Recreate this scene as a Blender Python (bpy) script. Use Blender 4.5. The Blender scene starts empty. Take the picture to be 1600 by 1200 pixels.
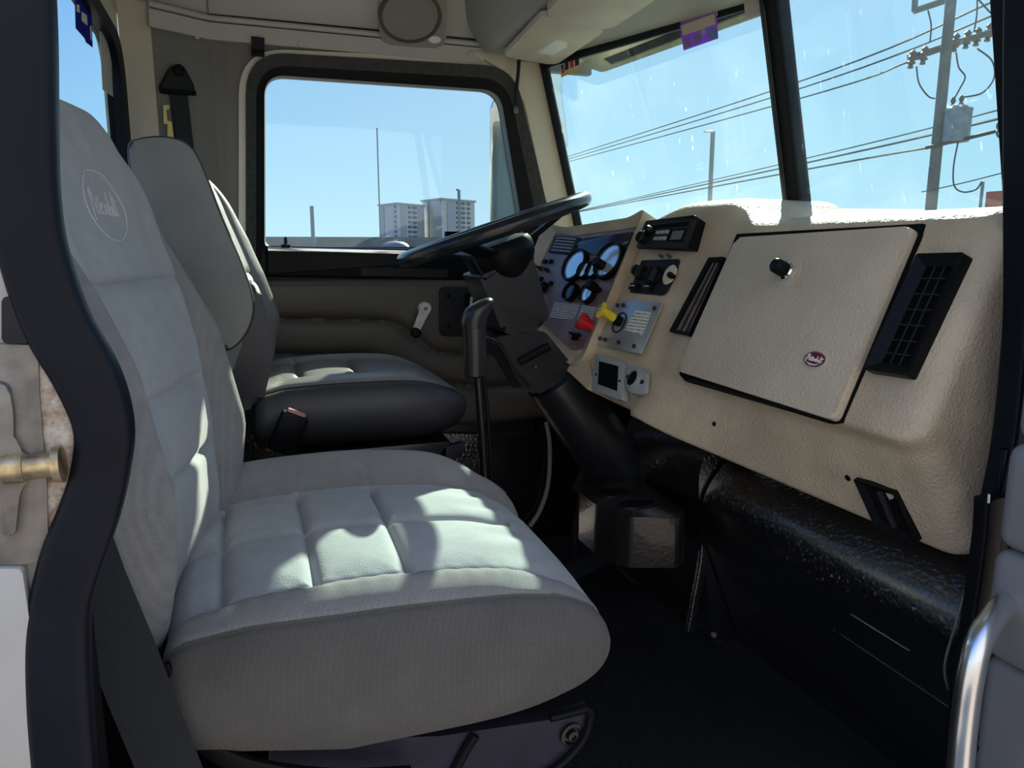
import bpy, bmesh, math, random
from mathutils import Vector as V, Matrix
random.seed(7)
C = bpy.context.scene.collection
PI = math.pi
R = math.radians
# ------------------------------------------------------------------ camera
F_PX = 1180.0; YAW = R(19.5); PIT = R(10.3); CAM = V((0, 0, 1.05))
FW = V((math.sin(YAW)*math.cos(PIT), math.cos(YAW)*math.cos(PIT), -math.sin(PIT)))
RT = V((math.cos(YAW), -math.sin(YAW), 0)); UP = RT.cross(FW)
cd = bpy.data.cameras.new('camera'); cam = bpy.data.objects.new('camera', cd); C.objects.link(cam)
cam.location = CAM; cam.rotation_euler = (PI/2-PIT, 0, -YAW)
cd.sensor_width = 36; cd.lens = F_PX/1600*36; cd.clip_start = .02; cd.clip_end = 5000
bpy.context.scene.camera = cam
def ray(u, v): return FW + RT*((u-800)/F_PX) + UP*((600-v)/F_PX)
def P(u, v, X=None, Y=None, Z=None):          # a point of the photo on a known plane of the cab
    d = ray(u, v)
    if X is not None: t = (X-CAM.x)/d.x
    elif Y is not None: t = (Y-CAM.y)/d.y
    else: t = (Z-CAM.z)/d.z
    return CAM + d*t
def PD(u, v, depth): return CAM + ray(u, v)*depth
class Plane:                                   # a plane with viewer-right x, up-slope y, normal z
    def __init__(s, o, a, b):                  # o origin, a along x, b roughly up
        s.o = V(o); s.x = (V(a)-s.o).normalized(); y = V(b)-s.o; s.y = (y-s.x*y.dot(s.x)).normalized(); s.n = s.x.cross(s.y)
        s.M = Matrix.Translation(s.o) @ Matrix((s.x, s.y, s.n)).transposed().to_4x4()
    def px(s, u, v, h=0.0):
        d = ray(u, v); t = ((s.o + s.n*h) - CAM).dot(s.n)/d.dot(s.n)
        q = CAM + d*t - s.o
        return (q.dot(s.x), q.dot(s.y))
    def w(s, x, y, z=0): return s.o + s.x*x + s.y*y + s.n*z
    def at(s, x, y, z=0): return Matrix.Translation(s.x*x+s.y*y+s.n*z) @ s.M
# ------------------------------------------------------------------ mesh helpers
I4 = Matrix.Identity(4)
def BM(): return bmesh.new()
def add_box(bm, c, size, M=I4, rot=None, bev=0.0, seg=2):
    t = bmesh.new(); bmesh.ops.create_cube(t, size=1.0)
    for v in t.verts: v.co = V((v.co.x*size[0], v.co.y*size[1], v.co.z*size[2]))
    if bev > 0: bmesh.ops.bevel(t, geom=t.edges[:], offset=bev, segments=seg, profile=.5, affect='EDGES')
    T = M @ Matrix.Translation(V(c)) @ (rot.to_4x4() if rot is not None else I4)
    merge(bm, t, T)
def merge(bm, t, T=I4):
    mp = [bm.verts.new(T @ v.co) for v in t.verts]
    t.verts.index_update()
    for f in t.faces:
        try: bm.faces.new([mp[v.index] for v in f.verts])
        except ValueError: pass
    t.free()
def fillet(pts, r, seg=5):
    out = []; n = len(pts)
    for i in range(n):
        p = V(pts[i][:2]); a = V(pts[i-1][:2]); b = V(pts[(i+1) % n][:2])
        ri = r[i] if isinstance(r, (list, tuple)) else r
        da = (a-p); db = (b-p)
        k = min(ri, da.length*.49, db.length*.49)
        s = p+da.normalized()*k; e = p+db.normalized()*k
        for j in range(seg+1):
            t = j/seg
            out.append(tuple(s*(1-t)**2 + p*2*t*(1-t) + e*t*t))
    return out
def rrect(w, h, r, seg=5, cx=0, cy=0):
    return fillet([(cx-w/2, cy-h/2), (cx+w/2, cy-h/2), (cx+w/2, cy+h/2), (cx-w/2, cy+h/2)], r, seg)
def ell(a, b, n=40, cx=0, cy=0): return [(cx+a*math.cos(2*PI*i/n), cy+b*math.sin(2*PI*i/n)) for i in range(n)]
def add_prism(bm, pts, z0, z1, M=I4, bev=0.0, seg=2):
    t = bmesh.new(); n = len(pts)
    lo = [t.verts.new((p[0], p[1], z0)) for p in pts]; hi = [t.verts.new((p[0], p[1], z1)) for p in pts]
    t.faces.new(lo[::-1]); top = t.faces.new(hi)
    for i in range(n): t.faces.new((lo[i], lo[(i+1) % n], hi[(i+1) % n], hi[i]))
    if bev > 0: bmesh.ops.bevel(t, geom=list(top.edges), offset=bev, segments=seg, profile=.5, affect='EDGES')
    bmesh.ops.recalc_face_normals(t, faces=t.faces[:])
    merge(bm, t, M)
def add_frame(bm, outer, inner, z0, z1, M=I4, zin=None):
    t = bmesh.new(); n = len(outer)
    zi = z1 if zin is None else zin
    rows = [[t.verts.new((p[0], p[1], z)) for p in pp] for pp, z in ((outer, z0), (outer, z1), (inner, zi), (inner, z0))]
    for k in range(4):
        a, b = rows[k], rows[(k+1) % 4]
        for i in range(n): t.faces.new((a[i], a[(i+1) % n], b[(i+1) % n], b[i]))
    bmesh.ops.recalc_face_normals(t, faces=t.faces[:])
    merge(bm, t, M)
def add_loft(bm, rings, cap=True, closed=True, mats=None):
    vs = [[bm.verts.new(p) for p in r] for r in rings]; n = len(rings[0])
    for a, b in zip(vs[:-1], vs[1:]):
        for i in range(n if closed else n-1):
            f = bm.faces.new((a[i], a[(i+1) % n], b[(i+1) % n], b[i]))
            if mats: f.material_index = mats[i]
    if cap and closed: bm.faces.new(vs[0][::-1]); bm.faces.new(vs[-1])
def spline(pts, n=8, closed=False):
    pts = [V(p) for p in pts]; out = []; m = len(pts)
    for i in range(m if closed else m-1):
        if closed: p0, p1, p2, p3 = pts[i-1], pts[i], pts[(i+1) % m], pts[(i+2) % m]
        else: p0, p1, p2, p3 = pts[max(i-1, 0)], pts[i], pts[i+1], pts[min(i+2, m-1)]
        for j in range(n):
            t = j/n
            out.append(.5*((2*p1)+(p2-p0)*t+(2*p0-5*p1+4*p2-p3)*t*t+(3*p1-p0-3*p2+p3)*t**3))
    if not closed: out.append(pts[-1])
    return out
def add_sweep(bm, path, prof, up=(0, 0, 1), closed=False, scale=None, fixed=None):
    """prof: list of (side, up) points; up: reference direction kept as the profile's second axis"""
    path = [V(p) for p in path]; n = len(path); rings = []
    for i, p in enumerate(path):
        a = path[i-1] if (i > 0 or closed) else p; b = path[(i+1) % n] if (i < n-1 or closed) else p
        t = (b-a).normalized(); u = V(up); s = t.cross(u)
        if s.length < 1e-4: s = t.cross(V((1, 0, 0)))
        s.normalize(); u = s.cross(t).normalized()
        k = scale[i] if scale else 1
        rings.append([p+s*(q[0]*k)+u*(q[1]*k) for q in prof])
    if closed: rings.append(rings[0])
    add_loft(bm, rings, cap=not closed)
def circ(r, n=10): return [(r*math.cos(2*PI*i/n), r*math.sin(2*PI*i/n)) for i in range(n)]
def add_tube(bm, path, r, n=10, closed=False, scale=None):
    path = [V(p) for p in path]
    d = path[-1]-path[0]
    up = V((0, 0, 1)) if closed or abs(d.normalized().z if d.length else 0) < .8 else V((1, .2, 0))
    # parallel transport
    N = len(path); rings = []; u = None
    for i, p in enumerate(path):
        a = path[i-1] if (i > 0 or closed) else p; b = path[(i+1) % N] if (i < N-1 or closed) else p
        t = (b-a)
        t = t.normalized() if t.length > 1e-9 else V((0, 0, 1))
        if u is None:
            u = (up-t*up.dot(t))
            if u.length < 1e-3: u = V((1, 0, 0)); u = u-t*u.dot(t)
            u.normalize()
        else:
            u = u-t*u.dot(t); u.normalize()
        s = t.cross(u); k = r*(scale[i] if scale else 1)
        rings.append([p+s*(k*math.cos(2*PI*j/n))+u*(k*math.sin(2*PI*j/n)) for j in range(n)])
    if closed: rings.append(rings[0])
    add_loft(bm, rings, cap=not closed)
def add_lathe(bm, prof, M=I4, n=24, sx=1.0):
    rings = []
    for r, z in prof:
        r = max(r, 1e-5)
        rings.append([M @ V((r*math.cos(2*PI*i/n)*sx, r*math.sin(2*PI*i/n), z)) for i in range(n)])
    add_loft(bm, rings)
def axis_M(p, d, up=(0, 0, 1)):                  # local z along d
    z = V(d).normalized(); x = V(up).cross(z)
    if x.length < 1e-4: x = V((1, 0, 0)).cross(z)
    x.normalize(); y = z.cross(x)
    return Matrix.Translation(V(p)) @ Matrix((x, y, z)).transposed().to_4x4()
W = {}
def obj(name, bm, mat, parent=None, smooth=38, label=None, cat=None, group=None, kind=None, keep=False):
    bmesh.ops.remove_doubles(bm, verts=bm.verts[:], dist=1e-6)
    bmesh.ops.recalc_face_normals(bm, faces=bm.faces[:])
    me = bpy.data.meshes.new(name)
    xs = [v.co for v in bm.verts]
    c = V(((min(p.x for p in xs)+max(p.x for p in xs))/2, (min(p.y for p in xs)+max(p.y for p in xs))/2, min(p.z for p in xs)))
    bmesh.ops.translate(bm, verts=bm.verts[:], vec=-c)
    bm.to_mesh(me); bm.free()
    me.materials.append(mat)
    if smooth:
        for p in me.polygons: p.use_smooth = True
        me.set_sharp_from_angle(angle=R(smooth))
    o = bpy.data.objects.new(name, me); C.objects.link(o)
    o.location = c; W[o] = Matrix.Translation(c)
    if parent is not None:
        o.parent = parent; o.matrix_parent_inverse = W[parent].inverted()
    tag(o, label, cat, group, kind)
    return o
def tag(o, label=None, cat=None, group=None, kind=None):
    if label: o['label'] = label
    if cat: o['category'] = cat
    if group: o['group'] = group
    if kind: o['kind'] = kind
def thing(name, loc, label, cat, group=None):
    o = bpy.data.objects.new(name, None); C.objects.link(o); o.location = V(loc); W[o] = Matrix.Translation(V(loc))
    o.empty_display_size = .05
    tag(o, label, cat, group); return o
# ------------------------------------------------------------------ materials
def new_mat(name):
    m = bpy.data.materials.new(name); m.use_nodes = True
    nt = m.node_tree; nt.nodes.clear()
    out = nt.nodes.new('ShaderNodeOutputMaterial'); return m, nt, out
def N(nt, t, **k):
    n = nt.nodes.new(t)
    for a, b in k.items():
        if a.startswith('i_'):
            key = a[2:].replace('_', ' ')
            n.inputs[key].default_value = b
        else: setattr(n, a, b)
    return n
def L(nt, a, b): nt.links.new(a, b)
def rgba(c): return (c[0], c[1], c[2], 1)
def mat(name, col, rough=.5, metal=0.0, var=0.0, vscale=6.0, bump=0.0, bscale=200.0, btype='noise', col2=None, spec=.5, coat=0.0, sheen=0.0, bdist=.002):
    m, nt, out = new_mat(name)
    b = N(nt, 'ShaderNodeBsdfPrincipled'); L(nt, b.outputs[0], out.inputs[0])
    b.inputs['Base Color'].default_value = rgba(col); b.inputs['Roughness'].default_value = rough
    b.inputs['Metallic'].default_value = metal; b.inputs['Specular IOR Level'].default_value = spec
    b.inputs['Coat Weight'].default_value = coat
    if coat >= 1: b.inputs['Coat IOR'].default_value = 2.2; b.inputs['Coat Roughness'].default_value = .22
    if sheen: b.inputs['Sheen Weight'].default_value = sheen
    tc = N(nt, 'ShaderNodeTexCoord')
    if var > 0 or col2:
        nz = N(nt, 'ShaderNodeTexNoise'); nz.inputs['Scale'].default_value = vscale; nz.inputs['Detail'].default_value = 6
        L(nt, tc.outputs['Object'], nz.inputs['Vector'])
        rp = N(nt, 'ShaderNodeValToRGB'); rp.color_ramp.elements[0].position = .35; rp.color_ramp.elements[1].position = .65
        c2 = col2 if col2 else tuple(max(0, x*(1-var)) for x in col)
        rp.color_ramp.elements[0].color = rgba(c2); rp.color_ramp.elements[1].color = rgba(col if col2 else tuple(min(1, x*(1+var)) for x in col))
        L(nt, nz.outputs['Fac'], rp.inputs[0]); L(nt, rp.outputs[0], b.inputs['Base Color'])
    if bump > 0:
        if btype == 'noise':
            t = N(nt, 'ShaderNodeTexNoise'); t.inputs['Scale'].default_value = bscale; t.inputs['Detail'].default_value = 3; h = t.outputs['Fac']
            L(nt, tc.outputs['Object'], t.inputs['Vector'])
        elif btype == 'leather':
            t = N(nt, 'ShaderNodeTexVoronoi', feature='DISTANCE_TO_EDGE'); t.inputs['Scale'].default_value = bscale; h = t.outputs['Distance']
            L(nt, tc.outputs['Object'], t.inputs['Vector'])
        elif btype == 'weave':
            t1 = N(nt, 'ShaderNodeTexWave', bands_direction='DIAGONAL'); t1.inputs['Scale'].default_value = bscale; t1.inputs['Distortion'].default_value = .6; t1.inputs['Detail Scale'].default_value = 4
            mp = N(nt, 'ShaderNodeMapping'); mp.inputs['Rotation'].default_value = (R(90), R(20), R(90)); L(nt, tc.outputs['Object'], mp.inputs[0])
            t2 = N(nt, 'ShaderNodeTexWave', bands_direction='DIAGONAL'); t2.inputs['Scale'].default_value = bscale; t2.inputs['Distortion'].default_value = .6
            L(nt, tc.outputs['Object'], t1.inputs['Vector']); L(nt, mp.outputs[0], t2.inputs['Vector'])
            mm = N(nt, 'ShaderNodeMath', operation='MULTIPLY'); L(nt, t1.outputs['Fac'], mm.inputs[0]); L(nt, t2.outputs['Fac'], mm.inputs[1]); h = mm.outputs[0]
        elif btype == 'ribs':
            t = N(nt, 'ShaderNodeTexWave', bands_direction='X'); t.inputs['Scale'].default_value = bscale; h = t.outputs['Fac']
            L(nt, tc.outputs['Object'], t.inputs['Vector'])
        elif btype == 'brush':
            mp = N(nt, 'ShaderNodeMapping'); mp.inputs['Scale'].default_value = (8, 1, 1); L(nt, tc.outputs['Object'], mp.inputs[0])
            t = N(nt, 'ShaderNodeTexNoise'); t.inputs['Scale'].default_value = bscale; h = t.outputs['Fac']; L(nt, mp.outputs[0], t.inputs['Vector'])
        bp = N(nt, 'ShaderNodeBump'); bp.inputs['Strength'].default_value = bump; bp.inputs['Distance'].default_value = bdist
        L(nt, h, bp.inputs['Height']); L(nt, bp.outputs[0], b.inputs['Normal'])
    return m
def glass_mat(name, tint, refl=.05, dust=.0, dustcol=(.8, .85, .85)):
    m, nt, out = new_mat(name)
    tr = N(nt, 'ShaderNodeBsdfTransparent'); tr.inputs[0].default_value = rgba(tint)
    gl = N(nt, 'ShaderNodeBsdfGlossy'); gl.inputs['Roughness'].default_value = .02
    mx = N(nt, 'ShaderNodeMixShader'); mx.inputs[0].default_value = refl
    L(nt, tr.outputs[0], mx.inputs[1]); L(nt, gl.outputs[0], mx.inputs[2]); last = mx
    if dust > 0:
        tc = N(nt, 'ShaderNodeTexCoord')
        n1 = N(nt, 'ShaderNodeTexNoise'); n1.inputs['Scale'].default_value = 5; n1.inputs['Detail'].default_value = 8
        L(nt, tc.outputs['Object'], n1.inputs['Vector'])
        mp = N(nt, 'ShaderNodeMapping'); mp.inputs['Scale'].default_value = (1, 1, .25); L(nt, tc.outputs['Object'], mp.inputs[0])
        n2 = N(nt, 'ShaderNodeTexNoise'); n2.inputs['Scale'].default_value = 60; n2.inputs['Detail'].default_value = 4; L(nt, mp.outputs[0], n2.inputs['Vector'])
        r1 = N(nt, 'ShaderNodeMapRange'); r1.inputs[1].default_value = .45; r1.inputs[2].default_value = .75; r1.inputs[3].default_value = dust*.5; r1.inputs[4].default_value = dust*1.3
        r2 = N(nt, 'ShaderNodeMapRange'); r2.inputs[1].default_value = .70; r2.inputs[2].default_value = .82; r2.inputs[3].default_value = 0; r2.inputs[4].default_value = .45
        L(nt, n1.outputs['Fac'], r1.inputs[0]); L(nt, n2.outputs['Fac'], r2.inputs[0])
        ad = N(nt, 'ShaderNodeMath', operation='ADD'); L(nt, r1.outputs[0], ad.inputs[0]); L(nt, r2.outputs[0], ad.inputs[1])
        df = N(nt, 'ShaderNodeBsdfTranslucent'); df.inputs[0].default_value = rgba(dustcol)
        m2 = N(nt, 'ShaderNodeMixShader'); L(nt, ad.outputs[0], m2.inputs[0]); L(nt, mx.outputs[0], m2.inputs[1]); L(nt, df.outputs[0], m2.inputs[2]); last = m2
    L(nt, last.outputs[0], out.inputs[0]); return m
def lines_mat(name, base, ink, scale, direction='Y', rough=.6):   # paper with rows of tiny unreadable print
    m, nt, out = new_mat(name)
    b = N(nt, 'ShaderNodeBsdfPrincipled'); b.inputs['Roughness'].default_value = rough; L(nt, b.outputs[0], out.inputs[0])
    tc = N(nt, 'ShaderNodeTexCoord')
    w = N(nt, 'ShaderNodeTexWave', bands_direction=direction); w.inputs['Scale'].default_value = scale; w.inputs['Distortion'].default_value = 0
    nz = N(nt, 'ShaderNodeTexNoise'); nz.inputs['Scale'].default_value = scale*6
    L(nt, tc.outputs['Object'], w.inputs['Vector']); L(nt, tc.outputs['Object'], nz.inputs['Vector'])
    mu = N(nt, 'ShaderNodeMath', operation='MULTIPLY'); L(nt, w.outputs['Fac'], mu.inputs[0]); L(nt, nz.outputs['Fac'], mu.inputs[1])
    rp = N(nt, 'ShaderNodeValToRGB'); rp.color_ramp.elements[0].position = .36; rp.color_ramp.elements[1].position = .46
    rp.color_ramp.elements[0].color = rgba(base); rp.color_ramp.elements[1].color = rgba(ink)
    L(nt, mu.outputs[0], rp.inputs[0]); L(nt, rp.outputs[0], b.inputs['Base Color']); return m
M = {}
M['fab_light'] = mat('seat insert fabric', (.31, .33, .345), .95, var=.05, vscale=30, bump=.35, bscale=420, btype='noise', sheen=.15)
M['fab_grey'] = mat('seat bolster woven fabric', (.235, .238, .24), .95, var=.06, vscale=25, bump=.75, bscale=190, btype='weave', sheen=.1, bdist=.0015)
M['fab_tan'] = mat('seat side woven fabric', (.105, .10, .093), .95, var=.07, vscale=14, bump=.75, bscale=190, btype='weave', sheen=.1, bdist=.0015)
M['thread'] = mat('thread', (.50, .52, .54), .8)
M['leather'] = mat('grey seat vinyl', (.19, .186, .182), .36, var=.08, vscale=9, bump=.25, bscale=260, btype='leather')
M['leather_shade'] = mat('shaded grey seat vinyl', (.040, .040, .046), .45, var=.08, vscale=9, bump=.25, bscale=260, btype='leather')  # darker copy of the seat vinyl, shade painted into the sides
M['piping'] = mat('piping', (.45, .47, .48), .4)
M['tan'] = mat('tan dash vinyl', (.55, .44, .305), .5, var=.12, vscale=9, bump=.9, bscale=115, btype='leather', bdist=.002)
M['tan_door'] = mat('tan glove door vinyl', (.59, .485, .36), .48, var=.07, vscale=6, bump=.8, bscale=105, btype='leather', bdist=.002)
M['up_grey'] = mat('grey wall vinyl', (.19, .18, .165), .6, var=.05, vscale=5, bump=.2, bscale=300)
M['up_door'] = mat('taupe door vinyl', (.085, .075, .065), .55, var=.05, vscale=5, bump=.2, bscale=300)
M['liner'] = mat('headliner vinyl', (.50, .49, .46), .6, var=.04, vscale=4, bump=.15, bscale=250)
M['cream'] = mat('cream trim paint', (.62, .57, .46), .45, var=.04, vscale=5)
M['ivory'] = mat('ivory painted flange', (.74, .69, .58), .4, var=.04, vscale=5)
M['console'] = mat('grey console vinyl', (.30, .29, .265), .55, var=.06, vscale=6, bump=.2, bscale=200)
M['pad'] = mat('cream visor vinyl', (.56, .51, .42), .6, var=.08, vscale=9, bump=.15, bscale=120)
M['black'] = mat('black plastic', (.006, .0065, .008), .4, bump=.1, bscale=400, spec=.12)
M['black_s'] = mat('black satin metal', (.007, .008, .010), .3, var=.2, vscale=12)
M['dark'] = mat('dark grey plastic', (.022, .022, .026), .5, spec=.15, bump=.1, bscale=300)
M['void'] = mat('matte black cavity', (.005, .005, .006), .9, spec=.1)
M['vinyl_black'] = mat('glossy black vinyl', (.006, .0065, .008), .2, spec=1.0, coat=1.0, bump=.95, bscale=75, btype='leather', bdist=.003)
M['mat_black'] = mat('ribbed black rubber', (.007, .0075, .009), .55, bump=.7, bscale=60, btype='ribs')
M['rubber'] = mat('blue black rubber seal', (.005, .0065, .012), .42, var=.25, vscale=8, bump=.15, bscale=60, spec=.16)
M['webbing'] = mat('black belt webbing', (.017, .020, .026), .75, bump=.5, bscale=220, btype='ribs')
M['chrome'] = mat('chrome', (.86, .87, .87), .13, metal=1, var=.06, vscale=20)
M['steel'] = mat('worn zinc steel', (.20, .185, .165), .5, metal=.6, var=.3, vscale=30)
M['alu'] = mat('brushed aluminium panel', (.52, .54, .55), .38, metal=.75, bump=.08, bscale=90, btype='brush')
M['greyplate'] = mat('grey plastic plate', (.33, .35, .36), .5)
M['ip'] = mat('brown instrument panel', (.30, .20, .19), .33, col2=(.19, .115, .11), vscale=18)
M['gauge'] = mat('gauge glass painted reflection', (.80, .86, .88), .16, metal=.55)  # pale bluish base paints the reflected sky into the glass
M['gauge_d'] = mat('dark gauge face', (.03, .03, .035), .15)
M['yellow'] = mat('yellow knob', (.80, .58, .03), .35)
M['yellow_tag'] = mat('yellow belt tag', (.78, .62, .22), .6, var=.08, vscale=90)
M['red'] = mat('red knob', (.55, .015, .018), .3)
M['maroon'] = mat('maroon enamel', (.20, .008, .022), .2, coat=.6)
M['pink'] = mat('faded red button', (.50, .20, .22), .5)
M['paper'] = lines_mat('printed paper label', (.75, .73, .66), (.16, .15, .13), 40, 'Z')
M['paper2'] = lines_mat('printed silver label', (.55, .55, .55), (.12, .12, .12), 48, 'Z')
M['cream_p'] = mat('cream plastic', (.72, .64, .46), .5)
M['white_p'] = mat('white worn plastic', (.75, .74, .70), .35, col2=(.55, .53, .5), vscale=40)
M['lcd'] = mat('radio display', (.16, .19, .22), .12, metal=.3)
M['body'] = mat('white body paint', (.42, .41, .39), .45, var=.08, vscale=9)
M['glass'] = glass_mat('side glass', (.68, .775, .80), .045)
M['glass_w'] = glass_mat('windshield glass', (.64, .775, .80), .045, dust=.022)
M['white'] = mat('white print', (.8, .8, .8), .5)
def rust_mat():
    m, nt, out = new_mat('rusty primer jamb')
    b = N(nt, 'ShaderNodeBsdfPrincipled'); b.inputs['Roughness'].default_value = .65; L(nt, b.outputs[0], out.inputs[0])
    tc = N(nt, 'ShaderNodeTexCoord'); nz = N(nt, 'ShaderNodeTexNoise'); nz.inputs['Scale'].default_value = 26; nz.inputs['Detail'].default_value = 10; nz.inputs['Roughness'].default_value = .75
    L(nt, tc.outputs['Object'], nz.inputs['Vector'])
    rp = N(nt, 'ShaderNodeValToRGB'); e = rp.color_ramp.elements
    e[0].position = .36; e[0].color = (.12, .045, .03, 1); e[1].position = .56; e[1].color = (.50, .46, .40, 1)
    k = e.new(.46); k.color = (.30, .22, .16, 1)
    L(nt, nz.outputs['Fac'], rp.inputs[0]); L(nt, rp.outputs[0], b.inputs['Base Color'])
    bp = N(nt, 'ShaderNodeBump'); bp.inputs['Strength'].default_value = .5; bp.inputs['Distance'].default_value = .003; L(nt, nz.outputs['Fac'], bp.inputs['Height']); L(nt, bp.outputs[0], b.inputs['Normal'])
    return m
M['rust'] = rust_mat()
def film(name, col):
    m, nt, out = new_mat(name)
    a = N(nt, 'ShaderNodeBsdfDiffuse'); a.inputs[0].default_value = rgba(col); b = N(nt, 'ShaderNodeBsdfTranslucent'); b.inputs[0].default_value = rgba(col)
    x = N(nt, 'ShaderNodeMixShader'); L(nt, a.outputs[0], x.inputs[1]); L(nt, b.outputs[0], x.inputs[2]); L(nt, x.outputs[0], out.inputs[0]); return m
# ------------------------------------------------------------------ cab shell
YD = 2.42
def MY(y): return Matrix(((1, 0, 0, 0), (0, 0, -1, y), (0, 1, 0, 0), (0, 0, 0, 1)))      # local x->X, y->Z, z->-Y
def MX(x): return Matrix(((0, 0, 1, x), (1, 0, 0, 0), (0, 1, 0, 0), (0, 0, 0, 1)))       # local x->Y, y->Z, z->+X
def pxY(u, v, y=YD): p = P(u, v, Y=y); return (p.x, p.z)
def pxX(u, v, x): p = P(u, v, X=x); return (p.y, p.z)
def S(name, bm, m, label, parent=None, smooth=38):
    return obj(name, bm, m, parent, smooth, label if parent is None else None, None if parent else 'truck cab', None, None if parent else 'structure')
bm = BM(); add_box(bm, (.53, 1.58, -.03), (1.75, 1.74, .06)); floor = S('floor', bm, M['dark'], 'black steel floor of the truck cab')
# rear wall with the window opening
XR = -.268
outer = fillet([(.78, 0), (2.335, 0), (2.335, 2.0), (.78, 2.0)], .001, 5)
win_in = fillet([(.98, 1.04), (2.27, 1.04), (2.30, 1.575), (.98, 1.575)], .13, 5)
win_gl = fillet([(1.0, 1.06), (2.24, 1.06), (2.27, 1.55), (1.0, 1.55)], .115, 5)
bm = BM(); add_frame(bm, outer, win_in, -.04, 0, MX(XR)); S('wall_rear', bm, M['cream'], 'cream rear cab wall around the back window')
bm = BM(); add_box(bm, (XR+.004, 1.55, .50), (.008, 1.56, 1.0)); S('trim_10', bm, M['void'], 'added black sheet over the lower rear wall behind the seats')  # black sheet added to darken the gap behind the seats
w1 = BM(); add_prism(w1, win_gl, -.022, -.017, MX(XR)); win1 = S('window_1', w1, M['glass'], 'rear cab window pane with two stickers on it')
bm = BM(); add_frame(bm, win_in, win_gl, -.03, .014, MX(XR), .006); S('window_gasket', bm, M['rubber'], '', win1)
# left side: diagonal corner, quarter panel, header strip
cz = lambda z: None
path = [(-.265, 2.33), (-.19, 2.345), (-.044, 2.425), (.02, 2.425)]
bm = BM()
for (a, b) in zip(path[:-1], path[1:]):
    if a is path[1]: S('trim_11', bm, M['cream'], 'cream rear corner pillar beside the back window'); bm = BM()
    d = V((b[0]-a[0], b[1]-a[1], 0)).normalized(); n = V((-d.y, d.x, 0))
    q = [V((a[0], a[1], 0)), V((b[0], b[1], 0)), V((b[0], b[1], 0))+n*.04, V((a[0], a[1], 0))+n*.04]
    add_prism(bm, [(p.x, p.y) for p in q], 0, 1.99)

add_box(bm, (.5, 2.46, 1.80), (1.3, .03, .36))
add_frame(bm, fillet([pxY(u, v) for u, v in ((352, 447), (893.5, 447), (812, 66), (352, 50))], .005, 8), fillet([pxY(u, v) for u, v in ((373, 445), (893, 445), (808, 96), (373, 76))], [.01, .01, .115, .13], 8), -.05, -.003, MY(2.42))
bl = BM(); add_box(bl, (1.16, 2.45, .56), (.44, .05, 1.12)); add_box(bl, (1.05, 2.50, .50), (.80, .03, 1.2)); S('trim_13', bl, M['void'], 'black kick panel ahead of the driver door')
wl = S('wall_left', bm, M['up_grey'], 'grey vinyl side wall of the cab behind the driver door', smooth=20)
def strip_pts(z, off): return [V((-.19, 2.335-off, z)), V((-.044, 2.42-off, z)), V((.42, 2.42-off, z-.002)), V((.93, 2.42-off, z-.004))]
zs0 = P(600, 85, Y=2.41).z; zs1 = zs0+.045
bm = BM(); a, b, c_, d_ = strip_pts(zs0, .0), strip_pts(zs0, .016), strip_pts(zs1, .016), strip_pts(zs1, 0)
add_loft(bm, [[a[i], b[i], c_[i], d_[i]] for i in range(4)])
t1 = S('trim_1', bm, M['liner'], 'cream metal trim strip with rivets above the driver door', smooth=25)
for (u, v) in ((243, 41), (308, 56)):
    p = P(u, v, Y=2.36 if u < 280 else 2.395); bm = BM(); add_lathe(bm, [(0, -.01), (.0095, -.01), (.0095, .002), (.007, .005), (0, .006)], axis_M(p, (.4, -.9, 0)), 14); obj('rivet', bm, M['liner'], t1)
for (u, v) in ((470, 69), (735, 85)):
    p = P(u, v, Y=2.404); bm = BM(); add_lathe(bm, [(0, -.004), (.0095, -.004), (.0095, .002), (.007, .005), (0, .006)], axis_M(p, (0, -1, 0)), 14); obj('rivet', bm, M['liner'], t1)
bm = BM(); add_tube(bm, [p+V((0, 0, .012)) for p in strip_pts(zs1, .012)], .008, 8); obj('bead', bm, M['liner'], t1)
# roof side panel (padded, slanting inwards) and ceiling
zt = zs1+.02
HP = Plane((0, 2.405, zt), (1, 2.405, zt), (0, 2.10, zt+.31))
def roof_panel(pts, nm):
    bm = BM(); rows = []
    for j in range(9):
        t = j/8; row = []
        for i in range(25):
            s = i/24; p = V(pts[0]).lerp(V(pts[1]), s) if True else None
            dirv = V((0.0 if pts[2] is None else pts[2]*(1-s), -.305, .31))
            q = p+dirv*t
            e = min(s, 1-s)*(V(pts[1])-V(pts[0])).length; f = min(t, 1)*.43
            puff = .014*(1-math.exp(-min(e, f)/.018))
            row.append(q+V((0, -.7, -.7))*(puff-.006))
        rows.append(row)
    add_loft(bm, rows, cap=False, closed=False); return bm
bm = roof_panel([(-.044, 2.405, zt), (.93, 2.405, zt), None], ''); wlh = S('ceiling_side', bm, M['liner'], ''); wlh.name = 'wall_upper'; wlh['label'] = 'light grey padded roof side panel above the driver door'
bm = roof_panel([(-.225, 2.325, zt-.005), (-.046, 2.412, zt), .10], ''); wlc = S('wall_corner', bm, M['liner'], 'light grey padded corner panel under the cab roof')
bm = BM(); add_box(bm, (.45, 1.55, 2.02), (1.7, 1.9, .05)); S('ceiling', bm, M['liner'], 'light grey cab ceiling')
bm = BM(); add_box(bm, (-.29, 1.55, 1.85), (.05, 1.7, .4)); S('wall_back', bm, M['liner'], 'upper rear wall of the cab')
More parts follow.
